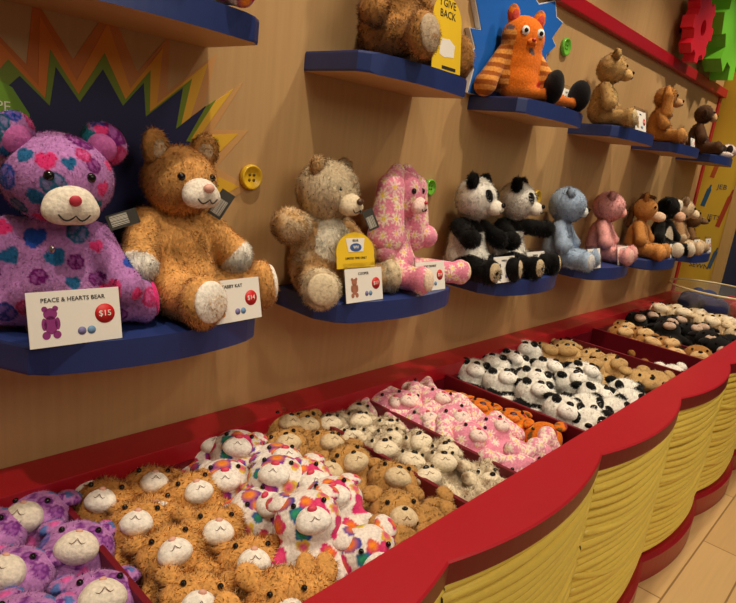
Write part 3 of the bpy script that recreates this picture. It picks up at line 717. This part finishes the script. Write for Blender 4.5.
link('body', soft_mesh([E((0, .02, .045), (.06, .085, .045), 'torso'), E((.01, -.075, .045), (.05, .045, .043), 'head'), E((-.05, -.05, .02), (.02, .04, .018), 'head'), E((.055, -.04, .02), (.02, .04, .018), 'head')], .005, .01, c_lie, FUR(2500, .012, .0015)), None, r)
for sx in (-1, 1):
    link('eye', ball_me((.006, .006, .006), 10), M_black, r, (.01+sx*.022, -.112, .062))
    soft_part('ear', r, [E((.01+sx*.047, -.065, .055), (.012, .02, .028), 'ear')], (40, 24, 22), .005, .01)
link('nose', ball_me((.007, .006, .006), 10), mat('pink_nose', (206, 60, 80), .5), r, (.01, -.121, .045))

# ------------------------------------------------------------------ cards and signs on the shelves
price_card(.388, -.232, ZM, -.04, .148, .092, 'PEACE & HEARTS BEAR', '$15', (140, 40, 120), 'price card with purple bear picture in front of the purple bear')
price_card(.70, -.236, ZM, .08, .14, .088, 'TABBY KAT', '$14', (190, 130, 70), 'price card half hidden by the ginger cat\'s white-soled foot')
c = price_card(1.10, -.225, ZM, .0, .135, .086, 'COOPER', '$17', (170, 110, 84), 'price card with a yellow arched top in front of the cream bear')
hd = link('yellow_header', prism_me([(-.068, .088), (.068, .088), (.068, .105)]+[(.068*math.cos(a), .125+.052*math.sin(a)) for a in np.linspace(-.2, PI+.2, 20)]+[(-.068, .105)], .0015, .0035, 0, 'y'), M_signy, c, (-.022, 0, 0))
lg = link('emblem_panel', prism_me([(-.034, .162), (.034, .162), (.026, .128), (-.026, .128)], .0005, .0014, 0, 'y'), M_white, hd)
link('emblem_lettering', text_me('BEAR', .009), M_ink, lg, (0, .0002, .156), (PI/2, 0, 0))
bm = bmesh.new()
vs = [bm.verts.new((.021*math.cos(a*2*PI/24), .0003, .139+.0105*math.sin(a*2*PI/24))) for a in range(24)]; bm.faces.new(vs)
link('emblem', finish(bm), mat('emblem_blue', (60, 92, 150), .5), lg)
link('emblem_lettering', text_me('WV', .012), M_white, lg, (0, -.0004, .139), (PI/2, 0, 0))
link('header_lettering', text_me('LIMITED TIME ONLY', .0085), M_ink, hd, (0, .0010, .112), (PI/2, 0, 0))
price_card(1.392, -.215, ZM, .0, .135, .086, 'POSY BUNNY', '$14', (226, 130, 160), 'price card leaning between the pink bunny\'s feet')
price_card(1.775, -.235, ZM, .0, .135, .088, 'PANDA', '$17', (60, 60, 60), 'price card in front of the first panda')
price_card(2.05, -.205, ZM, .0, .135, .088, 'PANDA', '$17', (60, 60, 60), 'price card behind the second panda\'s foot')
price_card(2.53, -.225, ZM, .0, .13, .086, 'BLUE BEAR', '$10', (130, 150, 190), 'price card in front of the pale blue bear')
price_card(2.86, -.225, ZM, .0, .13, .086, 'PINK BEAR', '$10', (226, 140, 140), 'price card in front of the pale pink bear')
price_card(3.60, -.225, ZM, .0, .10, .075, 'COW', '$14', (40, 40, 40), 'price card between the horse and the black cow')
price_card(4.08, -.225, ZM, .0, .12, .09, 'BEAR', '$14', (190, 150, 110), 'price card in front of the beige bear')
price_card(4.33, -.225, ZM, .0, .12, .09, 'DOG', '$14', (120, 90, 60), 'price card at the far end of the lower shelf')
price_card(2.14, -.16, ZU, .0, .12, .085, 'CAT', '$15', (220, 110, 30), 'price card behind the orange cat\'s black feet')
price_card(2.77, -.205, ZU, .0, .13, .088, 'BEAR', '$14', (160, 120, 70), 'price card against the pale tan upper-shelf bear')
price_card(3.57, -.20, ZU, .0, .07, .05, 'DOG', '$14', (180, 120, 60), 'small price card by the golden dog')
# yellow "I GIVE BACK" sign
t = thing('yellow_sign', 'yellow card with round top lettered I GIVE BACK on the upper shelf', 'sign', (1.315, -.215, ZU), (-.14, 0, .0))
w = .062
link('card', prism_me([(-w, .002), (w, .002), (w, .10)]+[(w*math.cos(a), .125+.06*math.sin(a)) for a in np.linspace(-.2, PI+.2, 20)]+[(-w, .10)], -.0008, .0008, 0, 'y'), M_signy, t)
link('acrylic_holder', prism_me([(.0012, 0), (.0012, .10), (.003, .10), (.003, .002), (.03, .002), (.03, 0)], -w-.002, w+.002, 0, 'x'), M_acr, t)
link('sign_lettering', text_me('I GIVE\nBACK', .026), M_ink, t, (0, -.0012, .152), (PI/2, 0, 0))
link('printed_panel', prism_me([(-.032, .04), (-.012, .035), (.03, .04), (.034, .07), (.01, .082), (-.026, .078)], -.0013, -.0009, 0, 'y'), M_white, t)
link('barcode_strip', box_me(-.02, .04, -.0014, -.0009, .006, .014), M_ink, t)

# ------------------------------------------------------------------ wall buttons, blue burst, gears
def button(x, z, r, rgb, label):
    t = thing('wall_button', label, 'button', (x, 0, z), (0, 0, 0), 'giant buttons stuck on the wall')
    bm = bmesh.new()
    link('disc', lathe_me([(0, .001), (r, .001), (r*1.02, .008), (r*.96, .015), (r*.84, .016), (r*.74, .011), (0, .010)], 32, 'y'), mat('button_%d_%d_%d' % rgb, rgb, .3, .05), t)
    for a in (PI/4, 3*PI/4, 5*PI/4, 7*PI/4):
        link('thread_hole', lathe_me([(0, .0), (r*.13, 0), (r*.13, .0012), (0, .0012)], 12, 'y'), mat('hole_%d' % rgb[0], tuple(int(c*.45) for c in rgb), .7), t, (r*.3*math.cos(a), -.0098, r*.3*math.sin(a)))
button(.879, 1.354, .03, (226, 182, 40), 'yellow button on the wall right of the ginger cat')
button(1.587, 1.358, .026, (110, 190, 50), 'green button on the wall right of the pink bunny')
button(2.32, 1.346, .03, (222, 178, 50), 'small yellow button on the wall right of the pandas')
button(2.332, 1.935, .033, (110, 190, 60), 'green button on the upper wall right of the orange cat')
button(1.535, 1.89, .028, (200, 26, 40), 'red button on the upper wall left of the blue burst')
button(1.66, 1.99, .03, (222, 190, 80), 'pale yellow button at the picture top beside the blue burst')
bt = thing('blue_starburst', 'bright blue jagged cut-out with white edge behind the orange cat', 'wall decoration', (0, 0, 0))
BP = [(1.702, 1.672), (1.718, 1.75), (1.652, 1.762), (1.707, 1.808), (1.664, 1.859), (1.725, 1.866), (1.668, 1.945), (1.74, 1.96), (1.75, 2.05), (1.85, 2.01), (1.95, 2.055), (2.05, 2.02), (2.16, 2.058),
      (2.19, 2.01), (2.245, 2.003), (2.185, 1.937), (2.222, 1.917), (2.163, 1.873), (2.19, 1.82), (2.14, 1.79), (2.15, 1.672)]
bc = (1.94, 1.84)
link('white_backing', prism_me([(bc[0]+(x-bc[0])*1.025, max(1.671, bc[1]+(z-bc[1])*1.025)) for x, z in BP], -.02, -.002, 0, 'y'), mat('white_edge', (226, 226, 224), .5), bt)
link('blue_face', prism_me(BP, -.0225, -.0201, 0, 'y'), mat('bright_blue_face', (28, 104, 200), .45, .08, 5), bt)
def gear(name, x, z, r, nt_, dep, rgb, y, hole, label):
    pts = []
    for i in range(nt_):
        for da, rr_ in ((-.30, .8), (-.22, 1.0), (.22, 1.0), (.30, .8)):
            a = (i+da)*2*PI/nt_; pts.append((x+r*rr_*math.cos(a), z+r*rr_*math.sin(a)))
    n = len(pts); bm = bmesh.new()
    hp = [(x+hole*math.cos(i*2*PI/n-.3*2*PI/nt_), z+hole*math.sin(i*2*PI/n-.3*2*PI/nt_)) for i in range(n)]
    L = [[bm.verts.new((p[0], yy, p[1])) for p in q] for yy in (y, y-dep) for q in (pts, hp)]
    for i in range(n):
        j = (i+1) % n
        bm.faces.new((L[0][i], L[0][j], L[1][j], L[1][i])); bm.faces.new((L[2][i], L[2][j], L[3][j], L[3][i]))
        bm.faces.new((L[0][i], L[0][j], L[2][j], L[2][i])); bm.faces.new((L[1][i], L[1][j], L[3][j], L[3][i]))
    t = thing(name, label, 'gear', (x, y, z))
    o = link('toothed_wheel', finish(bm), mat('gear_%d_%d_%d' % rgb, rgb, .45, .06, 5), t, (-x, -y, -z))
    link('hub', lathe_me([(0, 0), (hole*1.25, 0), (hole*1.25, -.0), (hole*1.25, .02), (hole*.8, .028), (hole*.8, .004), (0, .004)], 24, 'y'), mat('gear_dark_%d' % rgb[0], tuple(int(c*.7) for c in rgb), .5), t, (0, -dep*.5 if False else 0, 0))
    link('axle', box_me(-.02, .02, 0, -y, -.02, .02), M_black, t)
gear('wall_gear', 3.58, 2.27, .17, 8, .06, (206, 20, 44), -.05, .04, 'red toothed gear mounted on the wall above the trim')
gear('wall_gear', 3.50, 2.60, .17, 8, .06, (206, 20, 44), -.05, .04, 'red toothed gear at the picture top, above the other red gear')
gear('wall_gear', 4.12, 2.46, .36, 9, .10, (104, 188, 44), -.04, .08, 'large lime green gear at the top right')

# words and crayons painted on the yellow wall
def on_yellow(name, me, m, y, z, label, cat, rot=0):
    tag(link(name, me, m, None, (4.6195, y, z), (PI/2, rot, -PI/2)), label, cat)
on_yellow('painted_word', text_me('JEB', .045), mat('navy_ink', (50, 60, 90), .6), -.14, 1.495, 'dark painted word on the yellow wall, upper of three', 'lettering')
on_yellow('painted_word', text_me('JETS', .045), mat('navy_ink', (50, 60, 90), .6), -.135, 1.29, 'dark painted word on the yellow wall, middle of three', 'lettering')
on_yellow('painted_word', text_me('SEWN', .045), mat('navy_ink', (50, 60, 90), .6), -.12, .95, 'dark painted word on the yellow wall, just above the clear bowl', 'lettering')
def crayon(y, z, L, w, rgb, label):
    pts = [(-w, -L/2), (w, -L/2), (w, L*.28), (w*.5, L*.34), (w*.3, L/2), (-w*.3, L/2), (-w*.5, L*.34), (-w, L*.28)]
    on_yellow('painted_crayon', prism_me(pts, -.0005, .0005, 0, 'z'), mat('crayon_%d' % rgb[0], rgb, .6), y, z, label, 'painting', .15)
crayon(-.075, 1.63, .16, .014, (186, 88, 34), 'orange painted crayon on the yellow wall below the upper shelf')
crayon(-.06, 1.43, .15, .014, (40, 96, 130), 'blue painted crayon on the yellow wall')
crayon(-.19, 1.36, .26, .014, (176, 66, 34), 'long red painted crayon on the yellow wall beside the tan post')
crayon(-.195, 1.02, .15, .012, (70, 100, 130), 'grey-blue painted crayon low on the yellow wall')
crayon(-.17, 1.93, .14, .02, (150, 130, 120), 'grey painted crayon high on the yellow wall')

M_bowl = mat('thin_clear_plastic', (240, 236, 226), .08, .02); _b = M_bowl.node_tree.nodes['Principled BSDF']; _b.inputs['Alpha'].default_value = .07
# clear bowl with folded cloth pieces at the far end of the counter
bw = thing('clear_bowl', 'wide clear bowl with a shiny rim at the far end of the counter', 'bowl', (4.25, -.36, .715))
link('bowl_shell', lathe_me([(0, .004), (.16, .004), (.24, .03), (.29, .15), (.296, .15), (.247, .025), (.165, 0), (0, 0)], 48), M_bowl, bw)
link('rim', tube_me([(.294*math.cos(a*2*PI/48), .294*math.sin(a*2*PI/48), .152) for a in range(48)], .006, 8, True), mat('pale_rim', (226, 206, 160), .25, .03), bw)
for i, (x, y, rgb, lb) in enumerate([(-.13, .09, (30, 34, 70), 'navy cloth bundle in the clear bowl, nearest the wall'), (-.17, -.03, (34, 40, 84), 'dark blue cloth bundle in the clear bowl'), (-.10, -.14, (176, 24, 30), 'red cloth bundle in the clear bowl, nearest the ledge'), (.01, -.06, (150, 20, 40), 'dark red cloth bundle in the middle of the clear bowl'), (.08, .09, (60, 70, 110), 'grey-blue cloth bundle at the back of the clear bowl')]):
    me = soft_mesh([E((0, 0, .04), (.085, .075, .045), 'a'), E((.03, .02, .065), (.05, .055, .04), 'a'), E((-.035, -.01, .055), (.05, .04, .05), 'a')], .007, .012, colors_by({}, rgb, .15))
    tag(link('cloth_bundle', me, None, None, (4.25+x*1.2, -.36+y*1.2, .735), (0, 0, i)), lb, 'toy clothes', 'cloth bundles in the clear bowl')

# ------------------------------------------------------------------ limp, unstuffed plush skins heaped in the bins
def skin(name, sp):
    """lying on its back: head toward +y, face up (+z)"""
    root = link(name, None)
    k = sp.get('k', 1.0)
    hw, hl, hh = sp.get('head', (.062, .054, .04)); hy = .045
    P = [E((0, hy, .042), (hw, hl, hh), 'head'), E((0, -.03, .026), (.055, .062, .026), 'torso')]
    for c, r, t in sp.get('x', []): P.append(E(c, r, t))
    for sx in (-1, 1):
        P.append(Cp((sx*.045, .0, .03), (sx*.082, -.035, .024), .019, .021, 'arm'))
        P.append(Cp((sx*.03, -.07, .024), (sx*.045, -.108, .026), .021, .024, 'leg'))
    P = [(p[0], p[1]*k, p[2]*k, p[3], p[4] if p[0] == 'e' else (p[4][0]*k, p[4][1]*k)) for p in P]
    fur = sp.get('fur')
    link('body', soft_mesh(P, sp.get('h', .005), .012, sp['col'], fur, 2), None, root)
    er = np.array(sp.get('er', (.024, .012, .024)))
    for sx in (-1, 1):
        ep = np.array(sp.get('ep', (.05, hy+.045, .045)))*np.array((sx, 1, 1))
        if 'earprims' in sp:
            P2 = [(p[0], p[1]*np.array((sx, 1, 1))*k, (p[2]*np.array((sx, 1, 1)) if p[0] == 'c' else p[2])*k, p[3], p[4] if p[0] == 'e' else (p[4][0]*k, p[4][1]*k)) for p in sp['earprims']]
            soft_part('ear', root, P2, None, .005, .01, None, 2, sp.get('earcol') or sp['col'])
            continue
        e = (.9, 0, -sx*.5)
        eo = soft_part('ear', root, [E(ep*k, er*k, 'ear', e)], None, .0045, .01, dict(fur, n=250) if fur else None, 2, sp.get('earcol') or sp['col'])
        if 'inner' in sp:
            nrm = Euler(e).to_matrix()@Vector((0, -1, 0)); c = ep*k+np.array(nrm)*er[1]*k*.5
            soft_part('inner_ear', eo, [E(c, er*k*np.array((.7, .65, .7)), 'i', e)], sp['inner'], .004, .01)
    mr_ = np.array(sp.get('mr', (.034, .026, .022))); mc = np.array((0, hy-.018, .042+hh*.86))
    mz = soft_part('muzzle', root, [E(mc*k, mr_*k, 'm'), E((mc+np.array((-mr_[0]*.42, -.006, .004)))*k, mr_*k*.66, 'm'), E((mc+np.array((mr_[0]*.42, -.006, .004)))*k, mr_*k*.66, 'm')], sp['muz'], .0042, .006)
    top = mc[2]+mr_[2]
    link('nose', ball_me(np.array(sp.get('nr', (.010, .007, .006)))*k, 10), sp.get('nosemat', M_black), mz, (mc+np.array((0, mr_[1]*.55, mr_[2]*.86)))*k)
    pts = []
    for t in np.linspace(-1, 1, 9):
        x = t*mr_[0]*.62; y = -mr_[1]*(.12+.32*abs(math.sin(t*PI))); q = max(.1, 1-(x/mr_[0])**2-(y/mr_[1])**2)
        pts.append((mc+np.array((x*.75, y*.8, mr_[2]*math.sqrt(q)*1.06+.001)))*k)
    link('mouth_stitch', tube_me(pts, .0007, 4), mat('brown_stitch', (120, 84, 74), .8), mz)
    for sx in (-1, 1):
        q = np.array((sx*.030, hy+.016, .042+hh*.86))
        if sp.get('patch'):
            soft_part('eye_patch', root, [E((q+np.array((sx*.002, -.002, -.006)))*k, np.array((.015, .021, .011))*k, 'p', (0, 0, -sx*.4))], sp['patch'], .004, .01)
        link('eye', ball_me((.0055*k,)*3, 10), M_black, root, q*k+np.array((0, 0, .002)))
    return root
def dup(root):
    r = root.copy(); COL.objects.link(r)
    for ch in root.children:
        c = ch.copy(); COL.objects.link(c); c.parent = r
        for g in ch.children:
            d = g.copy(); COL.objects.link(d); d.parent = c
    return r
ORD = ['leftmost', 'second from left', 'third from left', 'fourth from left', 'fifth from left', 'sixth from left', 'seventh from left', 'eighth from left']
BZ = .632
def px_order(x, y, z=.71):   # left-to-right order as the photograph shows it; used only to word the labels
    d = (x, y+1.22, z-1.446)
    r = (.662, -.741, .116); fw_ = (.723, .648, -.241)
    return sum(a*b for a, b in zip(d, r))/sum(a*b for a, b in zip(d, fw_))
def words(spots):
    n = len(spots); out = [None]*n
    if n == 1: return ['']
    if n <= 5: groups = [(list(range(n)), '')]
    else:
        o = sorted(range(n), key=lambda i: -spots[i][1]); k = (n+2)//3 if n > 8 else (n+1)//2
        if n > 8: groups = [(o[:k], ' in the back row'), (o[k:2*k], ' in the middle row'), (o[2*k:], ' in the front row')]
        else: groups = [(o[:k], ' in the back row'), (o[k:], ' in the front row')]
    for g, suf in groups:
        g = sorted(g, key=lambda i: px_order(*spots[i][:2]))
        for j, i in enumerate(g): out[i] = ('rightmost' if j == len(g)-1 and j else ORD[j])+suf
    return out
def fill(name, sps, spots, desc, group, cat='plush toy skin', tilt=.36, seed=1, rzb=-.5, spread=.4, z=BZ):
    rs = random.Random(seed)
    sps = sps if isinstance(sps, list) else [sps]; protos = [None]*len(sps); wd = words(spots)
    for i, sp_ in enumerate(spots):
        q = (i*7//5) % len(sps); sp = sps[q]
        if protos[q] is None: protos[q] = o = skin(name, sp)
        else: o = dup(protos[q])
        rz = rzb+rs.uniform(-spread, spread) if len(sp_) < 4 or sp_[3] is None else sp_[3]
        dz = sp_[2] if len(sp_) > 2 else 0
        tl = sp_[4] if len(sp_) > 4 else tilt+rs.uniform(-.12, .12)
        L = .145*sp.get('k', 1.0); room = max(sp_[1], -.575)+.64
        tl = max(tl, min(1.05, math.acos(max(.3, min(1, room/L)))))
        yy = max(sp_[1], -.575)
        o.location = (sp_[0]+.02*math.sin(rz), yy-.02*math.cos(rz), z+dz+rs.uniform(0, .010)-.05*max(0, math.sin(tl)-.45)); o.rotation_euler = (tl, rs.uniform(-.2, .2), rz)
        tag(o, desc+(', '+wd[i] if wd[i] else ''), cat, group)
HAND = {}
fill('purple_bear_skin', dict(col=motif_overlay(colors_by({}, purple, .2, 2, 40), [m_heart([(84, 90, 196), (220, 96, 172), (90, 120, 190)]), m_peace([(96, 100, 200), (140, 60, 160)])], (), 4, 50, (.008, .015), 2.0), fur=FUR(6000, .007, .0009, up=.7, clump=.4, var=.15), muz=(240, 230, 214), mr=(.034, .030, .028), inner=(196, 70, 150), nr=(.006, .004, .003), nosemat=mat('pale_pink_nose', (226, 170, 150), .5), head=(.064, .056, .042)),
     [(.350, -.133), (.366, -.262), (.262, -.275), (.345, -.41), (.276, -.15), (.24, -.40), (.30, -.53), (.20, -.20, -.01)], 'limp purple bear in the leftmost bin', 'purple bear skins in the leftmost bin')
tanfur = FUR(9000, .014, .0010, up=.55, comb=(0, -.3, 0), clump=.5, var=.16)
fill('cat_skin', dict(nr=(.007, .005, .004), col=colors_by({}, (226, 166, 92), .22, 4, 45), fur=tanfur, muz=(250, 244, 234), mr=(.028, .025, .023), inner=(236, 222, 198), ep=(.052, .09, .04), er=(.022, .012, .030), nosemat=mat('pale_pink_nose', (226, 170, 150), .5)),
     [(.468, -.15), (.566, -.146), (.485, -.272), (.50, -.385, .008), (.585, -.36), (.592, -.555, .01), (.628, -.06, -.012), (.455, -.065, -.012), (.46, -.50), (.545, -.24, -.012), (.63, -.235), (.60, -.47, -.01), (.52, -.60), (.64, -.63)], 'limp ginger cat in its bin', 'ginger cat skins in the second bin', seed=3)
hsp = lambda sd: dict(col=c_hearts(sd, 46, (.012, .021)), muz=(244, 238, 230), mr=(.032, .027, .021), inner=(226, 60, 130), er=(.026, .012, .028), nosemat=mat('pink_heart_nose', (216, 60, 90), .5), head=(.066, .058, .042), h=.0042)
fill('heart_bear_skin', [hsp(5), hsp(12)],
     [(.746, -.085, 0, -.2), (.785, -.15, .02), (.835, -.25, .02), (.71, -.22, 0), (.725, -.49, .05, -.45, .55), (.84, -.36, .025), (.775, -.324, .03, -.9), (.825, -.465, .035, -.55), (.80, -.56, .01, -.3), (.715, -.355, .0, .4)], 'limp white heart-print bear in its bin', 'white heart bear skins')
curl = FUR(9000, .010, .0011, up=.5, comb=(0, 0, 0), clump=1.0, freq=130, var=.2)
fill('curly_bear_skin', dict(col=colors_by({}, (192, 144, 82), .2, 4, 60), fur=curl, muz=(222, 200, 162), mr=(.03, .026, .024), nr=(.007, .005, .004), inner=(190, 160, 120)),
     [(.965, -.10, .01), (1.02, -.125, .01), (.985, -.35, .01), (.935, -.53, .01), (.915, -.33), (.91, -.20, .01), (1.0, -.235, .005), (1.015, -.45, 0), (.98, -.57), (.885, -.57, -.01), (1.03, -.56, -.01)], 'limp curly brown bear in its bin', 'curly brown bear skins', seed=5)
def c_cr(V, N, T):
    rs = np.random.RandomState(3); n = smooth_noise(V, 55, rs)[:, None]; k = np.clip(n*1.0+.25, 0, .85)
    return lin((232, 216, 186))*(1-k)+lin((120, 84, 46))*k
fill('cream_bear_skin', dict(k=.88, col=c_cr, fur=FUR(6500, .012, .0011, up=.5, clump=.6, var=.18), muz=(240, 226, 198), mr=(.036, .03, .026), inner=(110, 80, 56)),
     [(1.105, -.155), (1.19, -.17), (1.115, -.245), (1.195, -.29), (1.118, -.325, .005), (1.225, -.365), (1.13, -.41), (1.205, -.465), (1.115, -.485), (1.25, -.545), (1.12, -.575), (1.205, -.605), (1.25, -.44), (1.25, -.235, -.01), (1.24, -.12, -.01)], 'limp cream mottled bear in the narrow bin', 'cream bear skins in the narrow bin', seed=7)
fill('pink_bunny_skin', dict(col=motif_overlay(colors_by({}, (236, 150, 178), .08, 5, 40), [m_daisy((252, 236, 222), (246, 214, 130))], (), 8, 60, (.010, .016), 1.7), muz=(246, 224, 216), mr=(.024, .022, .018), nr=(.007, .005, .004), nosemat=mat('pink_nose', (206, 60, 80), .5),
     earprims=[Cp((.035, .085, .045), (.075, .10, .035), .017, .022, 'ear'), Cp((.075, .10, .035), (.085, .02, .035), .022, .027, 'ear')], h=.0042),
     [(1.50, -.11), (1.39, -.175), (1.36, -.29), (1.47, -.24, .02), (1.42, -.35, .015), (1.38, -.43), (1.46, -.46, .015), (1.39, -.57), (1.46, -.575, .01), (1.35, -.14, -.01)], 'limp pink daisy-print bunny in its bin', 'pink bunny skins', seed=4)
fill('orange_cat_skin', dict(k=.95, col=motif_overlay(colors_by({}, (226, 118, 26), .12), [m_blob([(150, 50, 60), (120, 84, 40), (226, 170, 60)])], (), 4, 40, (.009, .014), 2.2), muz=(230, 130, 50), mr=(.02, .016, .014), nr=(.012, .009, .005), nosemat=mat('dark_plum_nose', (70, 36, 60), .4), er=(.02, .011, .03), head=(.06, .056, .034)),
     [(1.60, -.32, -.01, -1.1), (1.62, -.43, -.005, -1.0), (1.64, -.54, -.01, -1.2), (1.59, -.21, -.02, -1.0)], 'limp orange cat beside the pink bunnies', 'orange cat skins')
def c_pan(V, N, T):
    C = colors_by({'arm': (9, 8, 8), 'leg': (9, 8, 8)}, (250, 246, 236))(V, N, T); C[(T == 'torso') & (V[:, 1] > -.03) & (V[:, 1] < .01)] = lin((9, 8, 8)); return C
fill('panda_skin', dict(k=1.14, ep=(.047, .088, .038), col=c_pan, earcol=colors_by({}, (9, 8, 8)), fur=FUR(6500, .013, .0012, up=.5, clump=.5, var=.15), muz=(250, 246, 238), mr=(.027, .026, .022), nr=(.011, .008, .006), patch=(9, 8, 8), er=(.018, .012, .018)),
     [(1.84, -.13), (1.955, -.15), (1.86, -.25), (2.26, -.12, .005), (2.08, -.15), (2.145, -.28), (1.975, -.31), (1.865, -.375), (2.13, -.40), (2.05, -.50), (1.92, -.53), (2.24, -.535), (1.80, -.50), (2.02, -.62), (2.25, -.38, .0), (2.17, -.61), (1.85, -.63)], 'limp panda in the widest bin', 'panda skins in the widest bin', seed=8, rzb=-.75)
fill('tan_bear_skin', dict(k=1.15, col=colors_by({}, (196, 160, 106), .15, 4, 60), fur=FUR(5500, .009, .0012, up=.5, comb=(0, 0, 0), clump=.9, freq=120, var=.15), muz=(190, 154, 102), inner=(170, 136, 90)),
     [(2.37, -.15, -.01), (2.44, -.23, -.01), (2.52, -.31, -.015), (2.50, -.41, -.015), (2.53, -.17, -.015), (2.44, -.52, -.015), (2.54, -.55, -.02), (2.38, -.36, -.01)], 'limp tan bear beside the pandas', 'curly tan bear skins', seed=9)
fill('white_bear_skin', dict(col=colors_by({}, (236, 230, 220), .06), fur=FUR(2500, .009, .0013), muz=(242, 236, 228), inner=(226, 214, 206)), [(2.75, -.56, -.015)], 'single limp white bear in the nearly empty bin', 'white bear skin')
fill('monkey_skin', dict(k=1.1, col=colors_by({}, (172, 120, 62), .2), fur=FUR(2500, .008, .0014), muz=(216, 178, 126), mr=(.038, .028, .022), er=(.024, .011, .026), ep=(.07, .05, .04), inner=(206, 166, 116), h=.006),
     [(3.30, -.15, -.02), (3.13, -.2, -.02), (3.24, -.275, -.02), (3.09, -.34, -.025), (3.20, -.41, -.025), (3.27, -.54, -.03), (3.07, -.47, -.035), (3.10, -.57, -.04)], 'limp light brown monkey in its bin', 'monkey skins', seed=2, rzb=-.8)
fill('cow_skin', dict(k=1.1, col=colors_by({}, (16, 12, 11), .2), fur=FUR(2500, .009, .0014), muz=(200, 170, 150), mr=(.028, .024, .02), er=(.028, .011, .02), ep=(.065, .075, .04), inner=(90, 60, 50), h=.006),
     [(3.48, -.15), (3.64, -.17), (3.60, -.28), (3.70, -.30), (3.46, -.33), (3.57, -.42), (3.50, -.52), (3.66, -.45), (3.62, -.6), (3.43, -.60)], 'limp black cow in the far bin', 'black cow skins', seed=6, rzb=-.8)
fill('beige_dog_skin', dict(k=1.25, col=colors_by({'arm': (190, 160, 120)}, (232, 208, 170), .12), fur=FUR(2500, .011, .0015), muz=(240, 222, 192), mr=(.036, .03, .024), inner=(200, 150, 120), h=.006),
     [(3.86, -.14), (3.98, -.20), (3.86, -.28), (4.0, -.34), (3.83, -.42), (3.96, -.48), (3.85, -.58), (4.02, -.6)], 'limp beige dog in the farthest bin', 'beige dog skins', seed=3, rzb=-.8)

# ------------------------------------------------------------------ camera, light
f, yaw, pit, rol = 597.3, .73045, -.24363, .12059
fw = Vector((math.cos(pit)*math.cos(yaw), math.cos(pit)*math.sin(yaw), math.sin(pit)))
rt = fw.cross(Vector((0, 0, 1))).normalized(); up = rt.cross(fw)
r2 = rt*math.cos(rol)+up*math.sin(rol); u2 = up*math.cos(rol)-rt*math.sin(rol)
cd = bpy.data.cameras.new('camera'); cam = bpy.data.objects.new('camera', cd); COL.objects.link(cam)
cd.sensor_fit = 'HORIZONTAL'; cd.sensor_width = 36; cd.lens = 36*f/736; cd.clip_start = .02
cam.matrix_world = Matrix(((r2.x, u2.x, -fw.x, 0), (r2.y, u2.y, -fw.y, -1.2199), (r2.z, u2.z, -fw.z, CAMZ), (0, 0, 0, 1)))
S.camera = cam
W = bpy.data.worlds.new('shop_ambient'); S.world = W; W.use_nodes = True
W.node_tree.nodes['Background'].inputs['Color'].default_value = (1, .82, .62, 1); W.node_tree.nodes['Background'].inputs['Strength'].default_value = .12
def spot(x, y, z, tx, ty, tz, power, size=1.5, blend=.6, rad=.04, col=(1, .86, .66)):
    l = bpy.data.lights.new('ceiling_or_fill_spot', 'SPOT'); l.energy = power; l.spot_size = size; l.spot_blend = blend; l.shadow_soft_size = rad; l.color = col
    o = bpy.data.objects.new('ceiling_or_fill_spot', l); COL.objects.link(o); o.location = (x, y, z)
    o.rotation_euler = (Vector((tx, ty, tz))-Vector((x, y, z))).to_track_quat('-Z', 'Y').to_euler()
for x in (-.2, .62, 1.6, 2.35, 3.1, 3.85, 4.5):
    spot(x, -.68, 3.0, x, -.3, 1.0, 62, 1.35, .7, .03)
a = bpy.data.lights.new('room_fill', 'AREA'); a.energy = 34; a.size = 1.6; a.color = (1, .88, .7)  # unseen area lamp added as soft fill on the toy fronts
ao = bpy.data.objects.new('room_fill', a); COL.objects.link(ao); ao.location = (.8, -3.0, 3.0); ao.rotation_euler = (Vector((1.3, -.3, .9))-Vector(ao.location)).to_track_quat('-Z', 'Y').to_euler()
for x in (1.6, 2.9, 4.1):
    spot(x, -2.1, 3.0, x, -1.0, .35, 55, 1.2, .8, .08)  # spots added over the aisle to brighten the rope front of the counter
S.view_settings.view_transform = 'Standard'; S.view_settings.look = 'None'; S.view_settings.exposure = -.12
